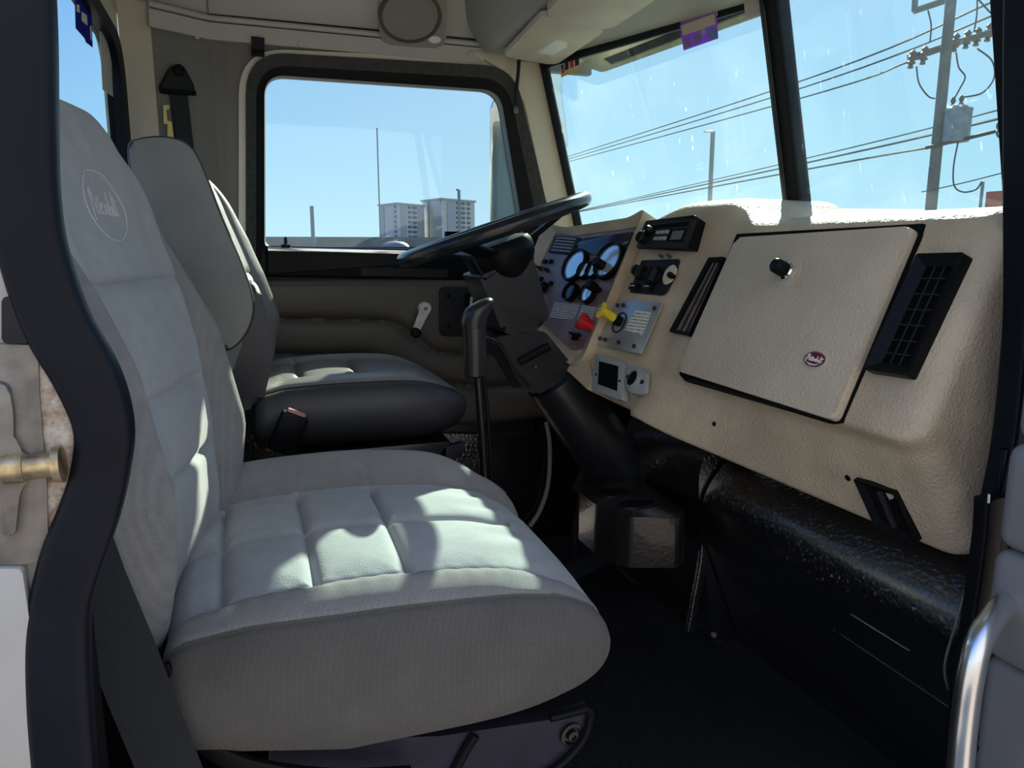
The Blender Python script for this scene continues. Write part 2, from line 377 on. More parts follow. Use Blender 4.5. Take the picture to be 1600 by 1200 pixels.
# near side: rear jamb, roof rail, front post, sill
bm = BM()
add_box(bm, (-.36, .7275, .7), (.40, .015, 2.5)); S('wall_jamb', bm, M['body'], 'pale painted door jamb at the left edge beside the black seal')
bm = BM(); add_box(bm, (.45, .745, 1.86), (1.7, .05, .40)); add_box(bm, (.45, .745, -.15), (1.7, .06, .28)); S('wall_right', bm, M['body'], 'near side cab frame round the open passenger door')
bm = BM(); add_box(bm, (-.36, .7535, .7), (.41, .037, 2.5)); S('trim_12', bm, M['void'], 'added black box behind the rear door jamb')  # black box added so the inner side of the jamb reads dark
bm = BM(); add_box(bm, (1.22, .745, .6), (.30, .05, 2.2)); S('trim_9', bm, M['void'], 'black front post of the near doorway')
# front: firewall, header and windshield
YC = 1.61
BC = P(1245, 325, Y=YC); TCn = P(1208, 0, Y=YC); TCn = BC+(TCn-BC)*1.03
BL = P(905, 360, Y=2.39); TL = P(850, 100, Y=2.39)
def mir(p): return V((p.x, 2*YC-p.y, p.z))
bm = BM(); add_box(bm, (1.40, 1.58, .52), (.06, 1.75, 1.16)); S('wall_front', bm, M['void'], 'black firewall under the windshield')
bm = BM()                                           # header above the glass
for f in (lambda p: p, mir):
    a, b = TCn, TL
    q = [f(b), f(a), f(V((a.x-.0, a.y, a.z+.4))), f(V((b.x, b.y, b.z+.4)))]
    off = V((.03, 0, 0)); add_loft(bm, [q, [p+off for p in q]])
zc = 1.632
add_prism(bm, [(TL.x-.03, 2.40), (.88, 2.40), (.88, .80), (TL.x-.03, .82), (TCn.x, YC)][::-1], zc, zc+.03)
S('trim_2', bm, M['console'], 'grey header panel above the windshield', smooth=20)
panes = []
for f, nm, lb in ((lambda p: p, 'window_2', 'driver side windshield pane with stickers along its top'), (mir, 'window_3', 'passenger side windshield pane with the utility pole behind it')):
    a, b, c_, d_ = [f(p) for p in (BC, BL, TL, TCn)]
    n = (b-a).cross(d_-a).normalized()*.003
    bm = BM(); add_loft(bm, [[p-n for p in (a, b, c_, d_)], [p+n for p in (a, b, c_, d_)]])
    panes.append(S(nm, bm, M['glass_w'], lb, smooth=0))
    bm = BM(); add_sweep(bm, [a+(a-d_)*.08, b+(b-c_)*.08, c_, d_], fillet([(-.02, -.014), (.02, -.014), (.02, .014), (-.02, .014)], .008, 3), up=(1, 0, .3), closed=False); S('window_gasket', bm, M['rubber'], '', panes[-1])
bm = BM(); dv = (TCn-BC)
add_sweep(bm, [BC-dv*.1, TCn+dv*.05], fillet([(-.024, -.03), (.024, -.03), (.028, .01), (.012, .03), (-.012, .03), (-.028, .01)], .008, 3), up=(-1, 0, .2))
tdv = S('trim_3', bm, M['black'], 'black centre post between the two windshield panes')
bm = BM(); add_sweep(bm, [BC-dv*.1+V((-.033, -.0, 0)), TCn+dv*.05+V((-.033, 0, 0))], rrect(.014, .008, .003, 2), up=(-1, 0, .2)); obj('bead', bm, M['black_s'], tdv)
# A pillar (driver side)
bm = BM(); ap = [(735, 78), (850, 86), (858, 108), (904, 350), (925, 470), (880, 470), (850, 300), (822, 160), (795, 112), (755, 95)]
add_prism(bm, [pxY(u, v, 2.40) for u, v in ap][::-1], -.05, .0, MY(2.40), .006, 2); S('trim_4', bm, M['cream'], 'cream windshield pillar beside the driver door', smooth=30)
# ------------------------------------------------------------------ driver door
M['seal'] = mat('weathered rubber', (.022, .024, .022), .6, var=.4, vscale=60)
ring = lambda pts, r: fillet([pxY(u, v) for u, v in pts], r, 8)
cream_o = ring([(373, 445), (893, 445), (808, 96), (373, 76)], [.01, .01, .115, .13])
seal_o = ring([(384, 445), (880, 445), (799, 107), (384, 83)], [.01, .01, .10, .115])
seal_m = ring([(395, 445), (864, 445), (793, 119), (395, 96)], [.01, .01, .09, .10])
glass_o = ring([(413, 386), (822, 396), (780, 142), (413, 117)], [.02, .02, .06, .06])
frame_i = ring([(400, 445), (858, 445), (790, 125), (400, 102)], [.01, .01, .085, .095])
bm = BM(); add_frame(bm, cream_o, seal_m, -.06, .012, MY(YD)); S('trim_5', bm, M['ivory'], 'ivory painted door opening edge round the driver window')
bm = BM(); add_frame(bm, seal_o, frame_i, -.02, .026, MY(YD), .014); S('trim_6', bm, M['seal'], 'dark rubber weather seal round the driver door')
door = thing('door_1', (.45, YD, .15), 'driver door with grey upholstery, black window frame and window crank', 'truck door'); door['kind'] = 'structure'
bm = BM(); add_frame(bm, frame_i, glass_o, -.04, .012, MY(YD), .002); obj('window_frame', bm, M['black'], door)
gi = ring([(415, 384.5), (820.5, 394), (779, 144), (415, 118.5)], [.02, .02, .055, .055])
bm = BM(); add_frame(bm, glass_o, gi, -.02, .008, MY(YD), .0); M['chan'] = mat('window channel', (.14, .15, .16), .5); obj('glass_channel', bm, M['chan'], door)
bm = BM(); add_prism(bm, glass_o, -.026, -.021, MY(YD)); obj('glass', bm, M['glass'], door, label='clear driver window glass')
# lower door: belt rail, padded panel with seams, black kick plate
bm = BM(); add_prism(bm, [pxY(u, v) for u, v in ((384, 386), (384, 825), (835, 825), (862, 780), (866, 386))], -.05, -.005, MY(YD)); obj('door_shell', bm, M['black_s'], door)
bm = BM(); b0 = [pxY(u, v) for u, v in ((415, 432), (850, 440), (850, 393), (415, 384))]; add_prism(bm, fillet(b0, .006, 3), -.01, .022, MY(YD), .008, 3); obj('belt_rail', bm, M['black'], door)
bm = BM(); b0 = [pxY(u, v) for u, v in ((418, 392), (840, 402), (840, 396), (418, 386))]; add_prism(bm, b0, .0, .028, MY(YD), .003, 2); obj('belt_strip', bm, M['chrome'], door)
bm = BM(); b0 = [pxY(u, v) for u, v in ((562, 431), (697, 434), (697, 420), (562, 417))]; add_prism(bm, b0, .02, .024, MY(YD), .002, 1); obj('rail_insert', bm, M['dark'], door)
seams = [[(400, 497), (595, 500), (622, 507), (650, 528), (672, 547), (705, 552), (870, 553)], [(400, 553), (570, 553), (640, 575), (700, 598), (740, 602), (870, 603)]]
S2 = [[pxY(*q) for q in s] for s in seams]
x0, z1 = pxY(384, 437); x1 = pxY(852, 500)[0]; z0 = pxY(600, 673)[1]
def segd(p, a, b):
    ax, ay = a; bx, by = b; dx, dy = bx-ax, by-ay; t = max(0, min(1, ((p[0]-ax)*dx+(p[1]-ay)*dy)/(dx*dx+dy*dy))); return math.hypot(p[0]-ax-t*dx, p[1]-ay-t*dy)
bm = BM(); rows = []; NX, NZ = 110, 90
for j in range(NZ+1):
    row = []
    for i in range(NX+1):
        x = x0+(x1-x0)*i/NX; z = z0+(z1-z0)*j/NZ
        d = min(min(segd((x, z), a, b) for a, b in zip(s[:-1], s[1:])) for s in S2)
        d = min(d, x-x0, x1-x, z-z0, z1-z)
        row.append(V((x, YD-.004-.024*(1-math.exp(-max(d, 0)/.012)), z)))
    rows.append(row)
add_loft(bm, rows, cap=False, closed=False); uph = obj('upholstery_panel', bm, M['up_door'], door, smooth=60)
bm = BM(); add_prism(bm, [pxY(u, v) for u, v in ((384, 820), (822, 820), (838, 800), (848, 760), (848, 676), (384, 676))], 0, .012, MY(YD), .004, 2); obj('kick_plate', bm, M['vinyl_black'], door)
# latch escutcheon + handle + crank
bm = BM(); YE = YD-.03
add_prism(bm, fillet([pxY(u, v, YE) for u, v in ((686, 525), (775, 527), (775, 449), (686, 448))], .02, 6), -.012, .004, MY(YE), .002, 2); esc = obj('latch_plate', bm, M['dark'], door)
for (u, v) in ((701, 462), (701, 510)):
    p = P(u, v, Y=YE-.004); bm = BM(); add_lathe(bm, [(0, 0), (.007, 0), (.006, .002), (0, .0025)], axis_M(p, (0, -1, 0)), 12); obj('screw', bm, M['black'], esc)
bm = BM(); o_ = fillet([pxY(u, v, YE) for u, v in ((726, 500), (765, 500), (765, 458), (726, 457))], .012, 5); i_ = fillet([pxY(u, v, YE) for u, v in ((730, 496), (761, 496), (761, 462), (730, 461))], .010, 5); add_frame(bm, o_, i_, .0, .010, MY(YE)); obj('latch_cup', bm, M['black'], esc)
bm = BM(); o_ = [pxY(u, v, YE) for u, v in ((731, 480), (762, 482), (762, 464), (732, 463))]; i_ = [pxY(u, v, YE) for u, v in ((735, 477), (758, 478), (758, 468), (736, 467))]; add_frame(bm, fillet(o_, .003, 3), fillet(i_, .003, 3), .012, .02, MY(YE)); obj('latch_lever', bm, M['chrome'], esc, label='chrome inside latch lever')
cr0, cr1 = P(664, 482, Y=YE-.02), P(648, 519, Y=YE-.03)
bm = BM(); add_lathe(bm, [(0, -.03), (.02, -.03), (.021, .0), (.016, .006), (0, .007)], axis_M(cr0, (0, -1, 0)), 20)
dv_ = cr1-cr0; sd = V((dv_.z, 0, -dv_.x)).normalized()
q = [cr0-sd*.017, cr0+sd*.017, cr1+sd*.011, cr1-sd*.011]; q[0] -= dv_*.15; q[1] -= dv_*.15
add_loft(bm, [[p+V((0, .0, 0)) for p in q], [p+V((0, -.008, 0)) for p in q]])
crank = obj('window_crank', bm, M['white_p'], door, label='worn white window crank arm')
bm = BM(); add_lathe(bm, [(0, -.002), (.011, -.002), (.016, .008), (.016, .022), (.011, .027), (0, .028)], axis_M(cr1, (0, -1, 0)), 18); obj('crank_knob', bm, M['black'], crank, label='black crank knob')
bm = BM(); add_lathe(bm, [(0, 0), (.006, 0), (.006, .006), (0, .007)], axis_M(cr0+V((0, -.006, 0)), (0, -1, 0)), 12); obj('crank_screw', bm, M['steel'], crank)
lk = P(447, 384, Y=YD-.012); bm = BM(); add_lathe(bm, [(0, -.005), (.014, -.005), (.014, .003), (.005, .006), (.0042, .022), (.003, .026), (0, .027)], axis_M(lk, (0, 0, 1)), 12); obj('lock_button', bm, M['black'], door)
# lower front edge of the door opening
bm = BM(); pp = [P(u, v, Y=YD-.01) for u, v in ((852, 660), (858, 690), (858, 735), (853, 770), (842, 800), (828, 822))]
add_sweep(bm, spline(pp, 6), rrect(.015, .012, .003, 2), up=(0, 1, 0)); S('trim_7', bm, M['greyplate'], 'cream lower edge of the driver door opening')
bm = BM(); pp = [P(u, v, Y=YD-.012) for u, v in ((846, 655), (849, 690), (848, 735), (842, 770), (832, 795), (815, 815))]
add_tube(bm, spline(pp, 6), .009, 8); S('trim_8', bm, M['rubber'], 'black seal along the lower driver door edge')
# strap and cord
bm = BM(); p0, p1 = P(403, 58, Y=2.392), P(403, 88, Y=2.394); add_sweep(bm, [p0, p1], rrect(.036, .005, .002, 2), up=(0, -1, 0)); st = obj('coat_strap', bm, M['dark'], None, label='short black strap hanging from the trim strip above the driver window', cat='strap')
bm = BM(); add_box(bm, p1+V((0, -.004, .008)), (.034, .012, .018), bev=.003); obj('buckle', bm, M['black'], st)
bm = BM(); pp = [P(u, v, Y=2.375) for u, v in ((811, 84), (810, 110), (807, 140), (806, 165))]; add_tube(bm, spline(pp, 4), .006, 8); pc = obj('pull_cord', bm, M['dark'], None, label='thin black cord hanging beside the windshield pillar', cat='cord')
bm = BM(); add_lathe(bm, [(0, -.012), (.007, -.01), (.008, 0), (.004, .012), (0, .013)], axis_M(P(806, 172, Y=2.375), (0, 0, 1)), 12); obj('cord_end', bm, M['steel'], pc, label='metal end of the cord')
# speaker on the roof side panel
sp = HP; a = [sp.px(u, v, .012) for u, v in ((593, 66), (695, 72), (697, -35), (591, -35))]
bm = BM(); add_prism(bm, fillet(a, .03, 6), -.01, .028, sp.M, .012, 3); spk = obj('speaker', bm, M['console'], None, label='square roof speaker with oval grille above the driver window', cat='speaker')
cx, cy = sp.px(641, 25, .03); bm = BM(); add_frame(bm, ell(.093, .082, 40, cx, cy), ell(.084, .073, 40, cx, cy), .02, .036, sp.M); M['ring'] = mat('brown speaker ring', (.085, .07, .05), .5); obj('grille_ring', bm, M['ring'], spk)
bm = BM(); add_prism(bm, ell(.086, .075, 40, cx, cy), .02, .033, sp.M, .006, 2); M['mesh'] = mat('speaker mesh', (.26, .25, .22), .6, bump=.9, bscale=330, btype='leather'); obj('grille', bm, M['mesh'], spk, label='grey oval speaker grille')
cx, cy = sp.px(679, 62, .03); bm = BM(); add_prism(bm, ell(.020, .011, 30, cx, cy), .025, .031, sp.M, .002, 2); bdg = obj('badge', bm, M['white'], spk, label='small oval pale badge with red script')
# overhead console with visor pads
bm = BM(); prof = [(.745, 1.638), (.70, 1.70), (.655, 1.80), (.65, 1.99), (1.10, 1.99), (1.0, 1.70), (.90, 1.64)]
prof = fillet(prof, [.02, .04, .05, .001, .001, .02, .02], 4)
add_loft(bm, [[V((x, y, z)) for x, z in prof] for y in (2.36, .80)]); con = obj('overhead_console', bm, M['console'], None, label='grey overhead console along the top of the windshield', cat='overhead console')
p = P(783, 62, Y=2.30); bm = BM(); add_lathe(bm, [(0, -.03), (.012, -.02), (.014, .0), (.010, .008), (0, .010)], axis_M(p, (-.8, -.2, -.5)), 16); obj('console_latch', bm, M['chrome'], con, label='small chrome latch on the console')
ZP = 1.630
def pad(pts, name, lab, r=.03, th=.016, mat_='pad', par=None, **k):
    b = BM(); q = [P(u, v, Z=ZP) for u, v in pts]; add_prism(b, fillet([(p.x, -p.y) for p in q], r, 5), 0, th, Matrix(((1, 0, 0, 0), (0, -1, 0, 0), (0, 0, -1, ZP), (0, 0, 0, 1))), .006, 3)
    return obj(name, b, M[mat_], par, label=lab, **k)
v1 = pad(((786, 80), (868, 94), (948, 37), (847, 14)), 'visor_pad', 'cream vinyl map pocket with a torn white sticker under the overhead console', cat='visor pad')
pad(((838, 72), (862, 77), (886, 64), (886, 56), (868, 52)), 'torn_sticker', 'torn white sticker remnant', .004, .0175, 'white', v1)
v2 = pad(((849, 11), (950, 34), (1085, -60), (920, -75)), 'visor_pad', 'cream vinyl sun visor pad folded against the top of the picture', .05, .024, cat='visor pad')
# ------------------------------------------------------------------ seats
def sgnpow(c, e): return math.copysign(abs(c)**e, c)
def gauss(d, w): return math.exp(-(d/w)**2)
def sstep(a, b, x):
    t = max(0, min(1, (x-a)/(b-a))); return t*t*(3-2*t)
WELT = []
def cushion(x0, x1, yc, hw, top, bot, nose, seams_x, seams_y, side_seam, wrinkle, nx=130, nr=200, ins=.155, xin=.36, roll=0.0):
    """closed cushion: rings across y at stations along x; returns bmesh"""
    bm = BM(); rings = []; WELT.clear()
    L_ = x1-x0
    for i in range(nx+1):
        t = i/nx; t = .5*t+.5*(.5-.5*math.cos(PI*t))
        x = x0+L_*t
        # front waterfall and rounded rear
        k = 1.0
        if t > .62: k = max(0, 1-((t-.62)/.38)**2.8)**(1/2.4)
        kr = 1.0
        if t < .06: kr = max(0, 1-((.06-t)/.06)**2)**.5
        zt = top(x); zb = bot(x); zc = nose if t > .5 else (zt+zb)/2
        zc = (zt+zb)/2*(1-sstep(.4, .8, t))+nose*sstep(.4, .8, t)
        hu = (zt-zc)*k*(.5+.5*kr); hd = (zc-zb)*k**.55*(.5+.5*kr)
        w = hw(t)*(.80+.20*k)*(.93+.07*kr)
        ring = []
        as_ = math.asin(side_seam); ai = max(as_+.05, math.acos(min(.999, min(1, ins/w)**1.7)))
        n1, n2, n3 = int(nr*.16), int(nr*.10), int(nr*.30)
        up_ = [as_*q/n1 for q in range(n1)]+[as_+(ai-as_)*q/n2 for q in range(n2)]
        yi = [1-2*q/n3 for q in range(n3+1)]
        mid_ = [math.acos(sgnpow(q, 1.7)*math.cos(ai)) for q in yi]
        angs = up_+mid_+[PI-q for q in up_[::-1]]
        nb = int(nr*.24); angs += [PI+PI*q/nb for q in range(1, nb)]
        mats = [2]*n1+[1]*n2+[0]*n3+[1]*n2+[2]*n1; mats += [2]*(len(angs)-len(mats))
        for a in angs:
            c, s = math.cos(a), math.sin(a)
            y = sgnpow(c, 2/3.4)*w; h = hu if s > 0 else hd
            z = sgnpow(s, 2/(2.7 if s > 0 else 2.6))*h
            if s < 0: y *= 1-.10*(-s)**1.5
            p = V((x, yc+y, zc+z))
            if s > .25:
                fade = k if k > .02 else 0
                ay = abs(y)
                inn = 1-sstep(ins-.02, ins+.03, ay)
                fx = 1-sstep(xin-.02, xin+.14, x)
                dz = -.020*inn*(.35+.65*fx)+(.006+.058*(roll > 0 and y > 0))*gauss(ay-.225, .04)*(1-.3*sstep(.3, .45, x))
                # pillow between seams
                dmin = 9
                if ay < ins+.02 and x < xin:
                    for sx in seams_x: dmin = min(dmin, abs(x-sx-.02*(y/ins)**2*0))
                if x < xin+.12:
                    dmin = min(dmin, abs(abs(y)-ins))
                    if x < xin+.04:
                        for sy in seams_y: dmin = min(dmin, abs(y-sy)) if ay < ins else dmin
                dz -= .0125*math.exp(-(dmin/.0065)**1.3)*fade
                dz += .007*(1-math.exp(-dmin/.028))*inn*fade
                dz += wrinkle*fade*(math.sin(x*210+y*30+2*math.sin(y*37))*gauss(ay-ins-.01, .022)*.3+math.sin(y*95+9*x+3*math.sin(x*23))*gauss(x-xin-.03, .05)*(ay < ins+.05))
                p.z += dz*min(1, (s-.25)/.2)
            if side_seam and s > 0:
                d = (s-side_seam)*hu*1.3
                if abs(c) > .3: p.y -= math.copysign(.004*gauss(d, .005), y); p.z -= .002*gauss(d, .005)
            p.z += roll*y*max(0, min(1, (p.z-zb)/(zt-zb)))
            ring.append(p)
        if .012 < t < .96: WELT.append((ring[n1].copy(), ring[n1+2*n2+n3].copy()))
        rings.append(ring)
    add_loft(bm, rings, mats=mats); return bm
def add_hook(): pass
# ---- passenger seat (near)
PYC = 1.185
PX0, PX1 = -.125, .505
def ptop(x): return .612+.016*math.sin(max(0, min(1, (x+.12)/.5))*PI)-.03*max(0, (x-.33)/.17)**2-.014*max(0, (-.02-x)/.1)
def pbot(x): return .325+.05*max(0, (.1-x)/.22)
pseat = thing('seat', (.18, PYC, 0), 'near light grey cloth passenger seat with quilted cushion and high back', 'seat')
cu = cushion(PX0, PX1, PYC, lambda t: .262+.018*math.sin(min(1, t*1.15)*PI), ptop, pbot, .455, (-.053, .07, .20), (-.005,), .60, .0022, nx=170, nr=340, ins=.178, xin=.37, roll=.05)
def split_faces(bm, test):      # second material by face centre
    bm.faces.ensure_lookup_table()
    for f in bm.faces:
        c = f.calc_center_median(); f.material_index = test(c, f.normal)
bm = cu; bm.normal_update()
bmesh.ops.recalc_face_normals(bm, faces=bm.faces[:])
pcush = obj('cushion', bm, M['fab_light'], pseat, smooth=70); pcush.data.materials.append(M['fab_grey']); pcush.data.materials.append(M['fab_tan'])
def welts(par, m, r):
    for k in (0, 1):
        b = BM(); add_tube(b, [w[k] for w in WELT][::2], r, 6); obj('seam_welt', b, m, par)
welts(pcush, M['fab_tan'], .0028)
def backrest(yc, z0, z1, xf, thick, hw, bol, ins, seams_z, fold, n=2.6, ns=110, nr=180, topr=.10, capy=.55, shear=.0):
    bm = BM(); rings = []
    for i in range(ns+1):
        t = i/ns
        t = t if t < .8 else .8+.2*math.sin((t-.8)/.2*PI/2)
        z = z0+(z1-z0)*t
        k = 1.0
        if z > z1-topr: k = max(.0, 1-((z-(z1-topr))/topr)**2)**.5
        kb = 1.0
        if z < z0+.06: kb = max(.0, 1-((z0+.06-z)/.06)**2)**.5
        w = hw(t)*(capy+(1-capy)*k)*(.85+.15*kb); th = thick(t)*(.12+.88*k)*(.5+.5*kb)
        xc = xf(t)-thick(t)/2
        ring = []
        pe = (n+1.2)/2; ci = min(.97, ins(t)/max(w, 1e-4))**pe; ai = math.acos(ci)
        n1, n3 = int(nr*.2), int(nr*.3)
        angs = [ai*q/n1 for q in range(n1)]+[math.acos(sgnpow(1-2*q/n3, pe)*ci) for q in range(n3+1)]+[PI-ai*q/n1 for q in range(n1-1, -1, -1)]
        nb = int(nr*.3); angs += [PI+PI*q/nb for q in range(1, nb)]
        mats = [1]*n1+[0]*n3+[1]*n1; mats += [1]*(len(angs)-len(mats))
        for a in angs:
            c, s = math.cos(a), math.sin(a)
            y = sgnpow(c, 2/(n+1.2))*w; x = sgnpow(s, 2/n)*th/2
            if s > 0:
                ay = abs(y); b = bol(t)*k
                x += b*math.exp(-((ay-(w-.045))/.038)**2)*min(1, s/.3)
                d = abs(ay-ins(t)); dm = d
                if ay < ins(t):
                    for sz in seams_z: dm = min(dm, abs(z-sz))
                x -= .013*math.exp(-(dm/.007)**1.3)*min(1, s/.5)*k
                x += fold(y, z)*min(1, s/.4)*k
            ring.append(V((xc+x+shear*y, yc+y, z)))
        rings.append(ring)
    add_loft(bm, rings, mats=mats); return bm
# front-face curve of the passenger backrest
def lerp_tab(tab):
    def f(t):
        for (a, va), (b, vb) in zip(tab[:-1], tab[1:]):
            if t <= b: 
                k = (t-a)/(b-a); return va+(vb-va)*k
        return tab[-1][1]
    return f
PZ0, PZ1 = .52, 1.245
zt_ = lambda z: (z-PZ0)/(PZ1-PZ0)
pxf = lerp_tab([(0, -.11), (zt_(.64), -.095), (zt_(.76), -.095), (zt_(.9), -.115), (zt_(1.05), -.158), (zt_(1.245), -.208)])
pth = lerp_tab([(0, .10), (.5, .10), (.8, .06), (1, .03)])
bmb = backrest(PYC, PZ0, PZ1, pxf, pth, lerp_tab([(0, .225), (.3, .262), (.55, .262), (.8, .235), (1, .19)]), lerp_tab([(0, .03), (.3, .055), (.55, .045), (.75, .018), (1, .004)]), lerp_tab([(0, .165), (.4, .175), (.65, .185), (.85, .20), (1, .17)]),
               (.72, .84, 1.0), lambda y, z: (.0035*math.sin(y*75+math.sin(z*14)*1.2)*sstep(1.02, 1.22, z)+.0015*math.sin(y*40+z*9)), shear=.19)
bmesh.ops.recalc_face_normals(bmb, faces=bmb.faces[:]); bmb.normal_update()
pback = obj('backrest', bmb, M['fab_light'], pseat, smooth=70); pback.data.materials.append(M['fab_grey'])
# embroidered oval with script on the backrest
STROKES = [  # "Peterbilt" as hand-drawn script strokes, x 0..10, y -0.6..3
 [(.0, -.5), (.35, .8), (.75, 2.3), (1.0, 2.75)], [(.3, 2.3), (.8, 2.9), (1.55, 2.8), (1.75, 2.2), (1.4, 1.55), (.75, 1.35)],
 [(1.6, .75), (2.1, .95), (2.35, 1.25), (2.15, 1.5), (1.8, 1.25), (1.7, .65), (2.0, .3), (2.5, .5), (2.85, .9)],
 [(3.35, 2.2), (3.05, 1.2), (2.9, .5), (3.1, .25), (3.45, .5)], [(2.6, 1.75), (3.9, 1.95)],
 [(3.5, .7), (4.0, .95), (4.2, 1.25), (4.0, 1.5), (3.7, 1.2), (3.6, .65), (3.9, .3), (4.3, .5), (4.6, .9)],
 [(4.6, .3), (4.75, .9), (4.85, 1.4), (5.0, 1.25), (5.4, 1.3), (5.3, .7), (5.35, .3), (5.7, .5)],
 [(6.35, 2.7), (6.0, 1.4), (5.8, .4), (6.15, .2), (6.6, .6), (6.65, 1.1), (6.3, 1.25), (6.0, .9)],
 [(7.15, 1.3), (7.0, .6), (7.1, .25), (7.45, .5)], [(7.3, 1.75), (7.35, 1.85)],
 [(8.3, 2.8), (7.95, 1.4), (7.8, .5), (7.95, .2), (8.3, .5)],
 [(9.1, 2.4), (8.8, 1.2), (8.65, .45), (8.85, .2), (9.3, .5)], [(8.3, 1.75), (9.9, 1.95)]]
deps = bpy.context.evaluated_depsgraph_get
from mathutils.bvhtree import BVHTree
def bvh_of(o):
    me = o.data; return BVHTree.FromPolygons([W[o] @ v.co for v in me.vertices], [p.vertices[:] for p in me.polygons])
bv = bvh_of(pback)
def on_back(y, z, off=.0006):
    h = bv.ray_cast(V((.6, y, z)), V((-1, 0, 0)))
    return h[0]+V((off, 0, 0)) if h[0] else V((-.15, y, z))
hc = bv.ray_cast(CAM, ray(163, 322)); ce = hc[0] if hc[0] else V((-.16, 1.15, 1.08))
bm = BM(); el = [on_back(ce.y+.072*math.cos(a*2*PI/48), ce.z+.047*math.sin(a*2*PI/48)) for a in range(48)]
add_tube(bm, el, .0013, 6, closed=True)
for s in STROKES:
    pts = spline([(x, y, 0) for x, y in s], 5); add_tube(bm, [on_back(ce.y+(p.x-5)*.0112, ce.z+(p.y-1.2)*.0125, .0008) for p in pts], .0011, 5)
emb = obj('embroidery', bm, M['thread'], pback, label='embroidered oval with stitched script')
# pedestal of the passenger seat
bm = BM(); YS = .985
def side_plate(pts, r, y, th, M_=None):
    b = BM(); add_prism(b, fillet([pxY(u, v, y) for u, v in pts], r, 6), -th, 0, MY(y), .004, 2); return b
rail = [(715, 1190), (935, 1085), (918, 1160), (850, 1230), (700, 1290)]
b = side_plate(((420, 1160), (690, 1150), (905, 1118), (930, 1108), (915, 1165), (860, 1215), (660, 1300), (420, 1300)), [.01, .01, .02, .02, .03, .03, .01, .01], YS, .03); M['plate'] = mat('seat base paint', (.016, .016, .032), .5, spec=.3, var=.2, vscale=20)
ped = obj('base_plate', b, M['plate'], pseat, label='dark blue-grey side plate of the seat base')
bm = BM(); pp = [P(u, v, Y=YS-.006) for u, v in ((640, 1275), (760, 1240), (850, 1212), (905, 1165), (922, 1125), (918, 1108), (900, 1112), (860, 1122))]; add_tube(bm, spline(pp, 6), .0065, 8); obj('base_rim', bm, M['black'], pseat)
bm = BM(); pp = [P(u, v, Y=YS-.004) for u, v in ((742, 1148), (728, 1170), (712, 1200), (690, 1240))]; add_tube(bm, spline(pp, 4), .008, 8); obj('base_strut', bm, M['black'], pseat)
p = P(893, 1148, Y=YS-.002); bm = BM(); add_lathe(bm, [(0, -.01), (.019, -.01), (.02, .003), (.015, .004), (.013, -.002), (.009, -.002), (.009, .007), (.004, .008), (.0035, .005), (0, .005)], axis_M(p, (.1, -1, 0)), 20); obj('base_bolt', bm, M['black_s'], pseat, label='round black pivot bolt')
bm = BM(); pp = [P(u, v, Y=.945) for u, v in ((250, 1040), (285, 1120), (330, 1170), (400, 1200), (520, 1215), (640, 1210))]; add_sweep(bm, spline(pp, 6), fillet([(-.012, -.006), (.012, -.006), (.012, .006), (-.012, .006)], .004, 3), up=(0, 1, 0)); obj('pan_edge', bm, M['black'], pseat, label='glossy black edge of the seat pan')
bm = BM(); add_box(bm, (.15, PYC+.04, .16), (.40, .38, .32), bev=.02); obj('pedestal', bm, M['black_s'], pseat)
# ---- driver seat (far)
DYC = 2.0
dseat = thing('seat', (.25, DYC, 0), 'far grey vinyl driver seat behind the steering wheel', 'seat')
dtop = lambda x: .748+.012*math.sin(max(0, min(1, (x)/.45))*PI)-.03*max(0, (x-.36)/.16)**2-.02*max(0, (.08-x)/.1)
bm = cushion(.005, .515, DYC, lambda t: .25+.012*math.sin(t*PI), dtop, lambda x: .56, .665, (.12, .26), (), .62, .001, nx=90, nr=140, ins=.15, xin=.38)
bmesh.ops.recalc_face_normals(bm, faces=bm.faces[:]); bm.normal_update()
dcush = obj('cushion', bm, M['leather'], dseat, smooth=70); dcush.data.materials.append(M['leather']); dcush.data.materials.append(M['leather_shade'])
welts(dcush, M['leather_shade'], .0025)
DZ0, DZ1 = .66, 1.245
zt2 = lambda z: (z-DZ0)/(DZ1-DZ0)
dxf = lerp_tab([(0, .015), (zt2(.76), .025), (zt2(.86), .035), (zt2(.98), .005), (zt2(1.12), -.045), (1, -.085)])
bm = backrest(DYC, DZ0, DZ1, dxf, lerp_tab([(0, .14), (.5, .13), (1, .10)]), lerp_tab([(0, .225), (.3, .25), (.7, .245), (1, .225)]), lerp_tab([(0, .02), (.3, .04), (.7, .03), (1, .008)]), lerp_tab([(0, .15), (1, .15)]), (.80, .98), lambda y, z: .001*math.sin(y*60+z*30), ns=80, nr=120, shear=.16, capy=.72)
dback = obj('backrest', bm, M['leather'], dseat, smooth=70); dback.data.materials.append(M['leather'])
